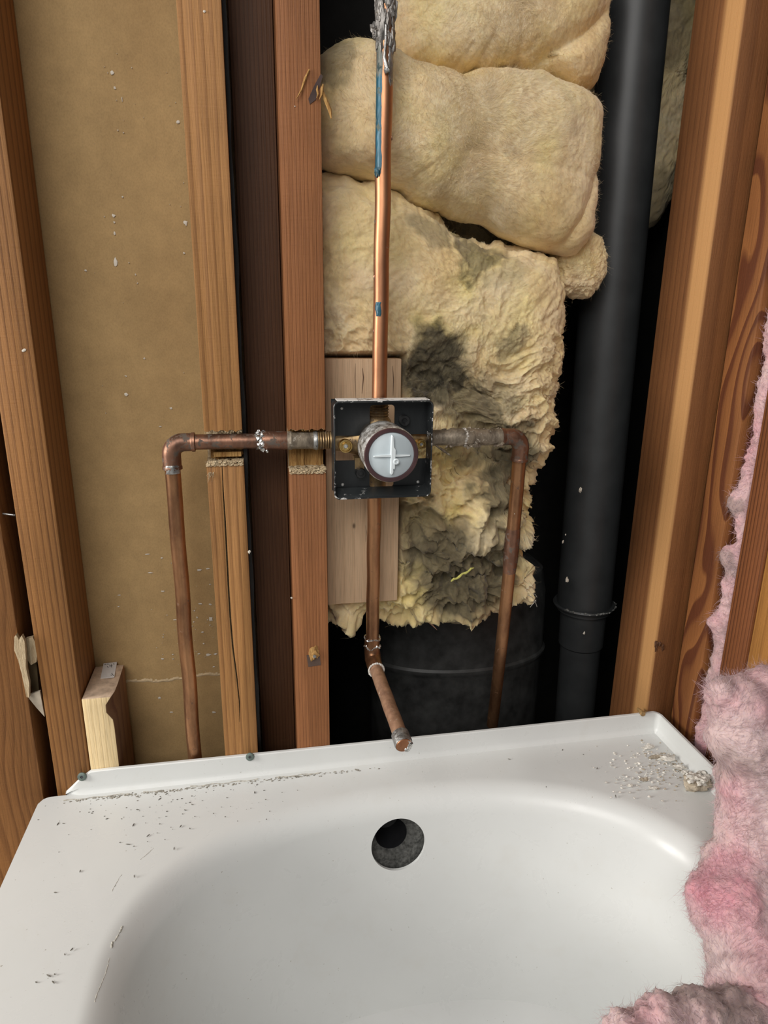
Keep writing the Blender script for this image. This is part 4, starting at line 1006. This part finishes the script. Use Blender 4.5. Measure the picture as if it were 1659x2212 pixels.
build(pillow('insulation_batt', [(640, 372), (700, 374), (780, 396), (860, 424), (930, 452), (990, 500), (1040, 522), (1110, 530), (1180, 560), (1208, 600), (1212, 650), (1196, 720), (1204, 790), (1190, 850), (1184, 940), (1166, 1005), (1142, 1050), (1120, 1100), (1134, 1180), (1140, 1240), (1152, 1290), (1080, 1308), (1010, 1326), (950, 1330), (890, 1345), (840, 1335), (700, 1330), (650, 1200), (640, 700)], .105, .060, .05,
    'ragged yellow glass wool batt with dark dirty patches, beside and below the valve', seed=37, amp=.011, famp=.0020, edge=.004, cnt=40000, cen=(930, 820), lift=.2, ridge=1.0, na=760, nr=190, power=5,
    dirt=[a_(930, 800, 85, 1.), a_(1010, 870, 70, .75), a_(1080, 850, 45, .45), a_(1050, 540, 45, .75), a_(950, 500, 45, .5), a_(1110, 980, 70, .95), a_(1050, 930, 60, .8), a_(1000, 970, 50, .6), a_(1080, 1060, 60, .9), a_(1060, 1130, 45, .6), a_(900, 1140, 55, .7), a_(960, 1200, 75, .9), a_(1070, 1230, 80, .95), a_(1000, 1290, 90, .95), a_(890, 1220, 40, .6), a_(1120, 740, 26, .5), a_(1100, 600, 30, .3)],  # darkest patch beside the block paints in the recess's shade; others are dirt
    yel=[a_(930, 740, 60, .9), a_(1040, 560, 60, .6), a_(970, 1110, 55, .9), a_(960, 1040, 60, .6), a_(1000, 720, 60, .5), a_(890, 1280, 70, .7), a_(1130, 1265, 30, .8)],
    creases=[([(880, 800), (960, 820), (1040, 850)], .018, .022), ([(990, 900), (1060, 925), (1120, 930)], .012, .016), ([(1000, 960), (1080, 990), (1110, 1080)], .016, .018), ([(880, 1130), (960, 1150), (1040, 1190), (1120, 1150)], .013, .016), ([(860, 1190), (940, 1230), (1100, 1215)], .013, .018), ([(930, 470), (1000, 520), (1100, 545)], .012, .014), ([(905, 1040), (960, 1000), (1010, 965)], .006, .006)],
    hook=lambda V: np.clip(.45+(1.02-V[:, 2])*5.0, .45, 2.0)))
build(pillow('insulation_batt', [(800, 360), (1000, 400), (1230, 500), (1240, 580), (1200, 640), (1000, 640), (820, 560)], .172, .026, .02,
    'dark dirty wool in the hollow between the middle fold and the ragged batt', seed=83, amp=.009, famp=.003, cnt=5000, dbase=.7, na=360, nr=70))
build(pillow('insulation_batt', [(1190, 520), (1250, 500), (1300, 540), (1290, 600), (1262, 650), (1215, 640), (1195, 590)], .125, .030, .02,
    'small dusty tuft of yellow glass wool tucked under the middle fold by the drain pipe', seed=51, amp=.006, famp=.0018, cnt=2500, dirt=[a_(1230, 600, 70, .35)], na=300, nr=60))
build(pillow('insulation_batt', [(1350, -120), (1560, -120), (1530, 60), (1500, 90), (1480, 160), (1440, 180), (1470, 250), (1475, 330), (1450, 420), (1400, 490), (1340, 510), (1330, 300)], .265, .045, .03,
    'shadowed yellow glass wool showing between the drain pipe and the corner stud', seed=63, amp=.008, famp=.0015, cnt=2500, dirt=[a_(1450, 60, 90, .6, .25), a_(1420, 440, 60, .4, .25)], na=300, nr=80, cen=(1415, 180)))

def remeshed(spheres, vox=.0035, smooth=8):
    bm = bmesh.new()
    for (c, r, sc) in spheres:
        m = Matrix.Translation(Vector(c)) @ Matrix.Diagonal((r*sc[0], r*sc[1], r*sc[2], 1)); bmesh.ops.create_icosphere(bm, subdivisions=3, radius=1, matrix=m)
    me = bpy.data.meshes.new('t'); bm.to_mesh(me); bm.free(); o = put('tmp', me)
    m = o.modifiers.new('r', 'REMESH'); m.mode = 'VOXEL'; m.voxel_size = vox
    m = o.modifiers.new('s', 'SMOOTH'); m.factor = .7; m.iterations = smooth
    bpy.context.view_layer.update(); me2 = bpy.data.meshes.new_from_object(o.evaluated_get(bpy.context.evaluated_depsgraph_get()))
    V = np.array([v.co[:] for v in me2.vertices]); Fa = np.array([list(p.vertices) for p in me2.polygons if len(p.vertices) == 4]); bpy.data.objects.remove(o)
    return V, Fa
def woolly(name, spheres, label, seed, dirt, yel, amp=.008, famp=.003, cnt=12000, L=(.006, .018), hook=None, mat=PWOOL, vox=.0035, dbase=.22, ybase=.12, wd=.00013, lift=.7):
    V, Fa = remeshed(spheres, vox); N = vnormals(V, Fa)
    q = V+np.c_[vn(V, 18, seed+1), vn(V, 18, seed+2), vn(V, 18, seed+3)]*.02
    V = V+N*(amp*.7*fbm(q, 18, 3, seed)+amp*.5*(.35-np.abs(fbm(q, 40, 4, seed+5)))+famp*fbm(q, 150, 4, seed+9, .6))[:, None]
    if hook: V = hook(V)
    return finish_wool(name, V, Fa, blobs_tone(V, dirt, yel, seed, dbase, ybase), mat, cnt, L, wd, lift, label, 'insulation', seed)
def sp_(px, py, Y, rpx, sc=(1, 1, 1)):
    c = at(px, py, Y=Y); return (c, rpx*depth(c)/F, sc)
pink = [sp_(1598, 1530, -.20, 66), sp_(1670, 1520, -.20, 76), sp_(1556, 1497, -.20, 34), sp_(1612, 1600, -.21, 78), sp_(1700, 1600, -.21, 90), sp_(1625, 1700, -.22, 82), sp_(1640, 1790, -.235, 95), sp_(1600, 1880, -.25, 82),
        sp_(1575, 1955, -.27, 92), sp_(1640, 1960, -.27, 110), sp_(1620, 2060, -.30, 98), sp_(1640, 2150, -.33, 108), sp_(1720, 2100, -.31, 130), sp_(1730, 1850, -.25, 120), sp_(1740, 2280, -.36, 160), sp_(1670, 2290, -.37, 140)]
def keep(V):
    V = V.copy(); V[:, 0] = np.minimum(V[:, 0], .505+.017*np.clip((V[:, 2]-.50)/.01, 0, 1))
    on = V[:, 0] > .450; V[on, 2] = np.maximum(V[on, 2], .4745); V[:, 2] = np.maximum(V[:, 2], .40); return V
woolly('insulation_batt', pink, 'tall pink glass wool piece slumped over the right rim of the tub', 101,
       [a_(1560, 1600, 70, .75, -.25), a_(1600, 1700, 60, .6, -.25), a_(1640, 2060, 60, .85, -.35), a_(1560, 1560, 60, .5, -.25), a_(1640, 1450, 60, .3, -.25), a_(1560, 1760, 40, .4, -.25)],
       [a_(1620, 1840, 120, .95, -.3), a_(1600, 1960, 110, .9, -.3), a_(1640, 1560, 60, .6, -.25), a_(1620, 2130, 60, .6, -.35)], cnt=40000, amp=.007, famp=.0018, hook=keep, lift=.35, L=(.005, .013))
lump = [sp_(1350, 2225, -.36, 46), sp_(1430, 2215, -.36, 62), sp_(1510, 2215, -.36, 70), sp_(1590, 2230, -.36, 90), sp_(1480, 2290, -.37, 90), sp_(1400, 2300, -.37, 90), sp_(1600, 2320, -.37, 120)]
woolly('insulation_tuft', lump, 'low grey-pink glass wool tuft at the bottom edge of the photo', 131, [a_(1560, 2190, 90, .8, -.36), a_(1400, 2180, 50, .3, -.36)], [a_(1380, 2200, 60, .5, -.36)], cnt=12000, amp=.007, L=(.004, .010), lift=.4)
# pink strip squeezed between the right-hand studs
strip = []
for z in np.arange(.48, 1.20, .012):
    strip.append(((.538+.002*math.sin(z*60), -.0630+.002*math.sin(z*40), z), .0125+.0015*math.sin(z*90), (.9, 1.0, 1)))
for z in (.735, .742, .80, .806, .655): strip.append(((.530, -.058, z), .0135, (.8, 1.0, .9)))
zc = lambda z, r, a: (np.array([.525, -.058, z]), r, a)
woolly('insulation_strip', strip, 'narrow frayed strip of pink glass wool between the two red studs on the right wall', 151, [zc(.735, .022, .8), zc(.80, .018, .8), zc(.60, .035, .5)], [zc(.88, .05, .8), zc(.77, .02, .8), zc(.68, .04, .5)], cnt=9000, amp=.004, famp=.002, L=(.003, .010), vox=.0028, ybase=.4)

# ------------------------------------------------------------------ debris
def on_deck(px, py, dz=0): p = at(px, py, Z=ZD); return np.array([p[0], p[1], ZD+dz])
c = on_deck(1505, 1700); t = thing('plaster_chunk', tuple(c), 'largest rounded plaster chunk with a brown underside on the right rim of the tub', 'plaster chunk')
g = MB(); g.blob(c+np.array([0, 0, .006]), .012, (1.35, .9, .62), .35, 1.6, 8, 4); obj('plaster_body', g, PLASTERD, t)
g = MB()
for k in range(26): g.blob(c+np.array([random.gauss(.003, .007), random.gauss(.003, .005), .013+random.uniform(-.003, .002)]), random.uniform(.0018, .0042), (1.2, 1, .8), .5, 2, k, 2)
obj('plaster_crust', g, PLASTER, t)
lab = [((1400, 1617, .0045, (1.6, .5, .6)), 'curled white plaster flake nearest the back corner of the tub rim'), ((1440, 1640, .0060, (1.6, .8, .45)), 'flat white plaster flake between the corner flake and the big chunk'), ((1415, 1638, .0050, (1.9, .35, .5)), 'thin brownish plaster sliver lying beside the flat white flake'),
       ((1467, 1660, .0050, (1.5, .7, .5)), 'white plaster chip against the right flange, just behind the big chunk'), ((1480, 1672, .0040, (1.2, .8, .6)), 'small white plaster chip touching the big chunk'), ((1391, 1686, .0032, (1.5, .6, .6)), 'dark-edged plaster chip lying in the open left of the big chunk'), ((1413, 1704, .0036, (1.6, .6, .4)), 'pale plaster chip nearest the basin edge'), ((1360, 1698, .0026, (1.4, .7, .5)), 'leftmost loose plaster chip on the right part of the rim')]
for k, ((px, py, r, sc), l) in enumerate(lab):
    g = MB(); c = on_deck(px, py, r*sc[2]*.8); g.blob(c, r, sc, .55, 2.0, k+30, 3)
    tag(obj('plaster_chip', g, PLASTER if k not in (2, 5) else PLASTERD), l, 'plaster chip', 'plaster chips on the tub rim')
g = MB(); g2 = MB()
for k in range(300):
    px, py = random.gauss(1400, 48), random.gauss(1655, 30)
    if k % 3 == 0: px, py = random.gauss(1450, 40), random.gauss(1650, 35)
    c = on_deck(px, py, .0003)
    if c[0] > .498 or c[1] > -.018 or c[0] < .2: continue
    (g if k % 3 else g2).blob(c, random.uniform(.0004, .0015), (1.4, 1, .7), .5, 2, k, 1)
cr_ = obj('plaster_crumbs', g, PLASTER); tag(cr_, 'scatter of plaster crumbs on the right rim of the tub', 'crumbs', None, 'stuff')
obj('dark_crumbs', g2, PLASTERD, cr_)['kind'] = 'stuff'
g = MB()
pts = [(820, 1840, 0)]
spots = [(286, 1713), (300, 1722), (335, 1716), (360, 1715), (345, 1726), (297, 1749), (231, 1769), (345, 1780), (288, 1782), (276, 1824), (376, 1833), (390, 1785), (410, 1790), (173, 1882), (290, 1893), (119, 1928), (155, 2051), (140, 2062), (118, 2105), (78, 2122), (105, 2108), (115, 2122), (125, 1780), (137, 1779), (192, 1755), (555, 1695), (550, 1712), (320, 1805), (415, 1738), (400, 1750), (1100, 1640), (1215, 1620), (1290, 1660), (1260, 1630), (1330, 1720), (1180, 1700)]
for k, (px, py) in enumerate(spots):
    c = on_deck(px, py, .0002); a = random.uniform(0, PI); l = random.uniform(.0006, .0022); p = Vector(c); d = Vector((math.cos(a), math.sin(a), 0)); g.tube([p-d*l, p, p+d*l], [.0003, .0006, .0003], 5)
for k in range(130):
    px, py = random.gauss(330, 130), 1690+abs(random.gauss(10, 55)); c = on_deck(px, py, .0001)
    if c[1] > -.018 or c[0] < -.255: continue
    g.blob(c, random.uniform(.0002, .0007), (1.5, 1, .5), .5, 2, k, 1)
tag(obj('dirt_specks', g, plain('dark_specks', (.14, .13, .11), .9, 0, .5, 300)), 'dark specks of dirt scattered over the left rim of the tub', 'dirt', None, 'stuff')
# pale pipe-insulation rag and small shreds hanging under the yellow batt
g = MB(); q0 = Vector(at(870, 1300, Y=.095)); q1 = Vector(at(932, 1350, Y=.085))
for k in range(5): g.tube([q0+Vector((0, 0, .002*k)), q0.lerp(q1, .5)+Vector((.001*k, 0, .002)), q1+Vector((.002*k, 0, -.002*k))], [.003, .0022, .0003], 6, wob=.5)
tag(obj('paper_shred', g, plain('pink_brown_shred', (.42, .25, .17), .9, 0, .3, 200)), 'pinkish torn shred hanging just below the pale backing block', 'shred')
g = MB()
for a, b in (((1140, 1285), (1158, 1300)), ((1158, 1296), (1145, 1312)), ((1150, 1282), (1160, 1290)), ((1152, 1298), (1160, 1311))):
    p, q = Vector(at(*a, Y=.07)), Vector(at(*b, Y=.075)); g.tube([p, p.lerp(q, .5)+Vector((.0008, 0, .0012)), q], .0004, 5)
tag(obj('fibre_wisp', g, plain('wisp', (.45, .44, .40), .8)), 'tiny pale fibre wisp at the lower right corner of the dirty yellow batt', 'wisp')
g = MB(); p, q = Vector(at(974, 1256, Y=.040)), Vector(at(1024, 1226, Y=.044)); g.tube([p.lerp(q, k/8)+Vector((0, 0, .0012*math.sin(k*2))) for k in range(9)], [.0008, .0016, .0013, .0018, .0012, .0017, .0012, .0014, .0005], 7)
tag(obj('wool_twig', g, plain('lime_wool', (.50, .47, .13), .9, 0, .3, 200)), 'thin lime-yellow twist of wool low on the dirty yellow batt', 'wool twist')
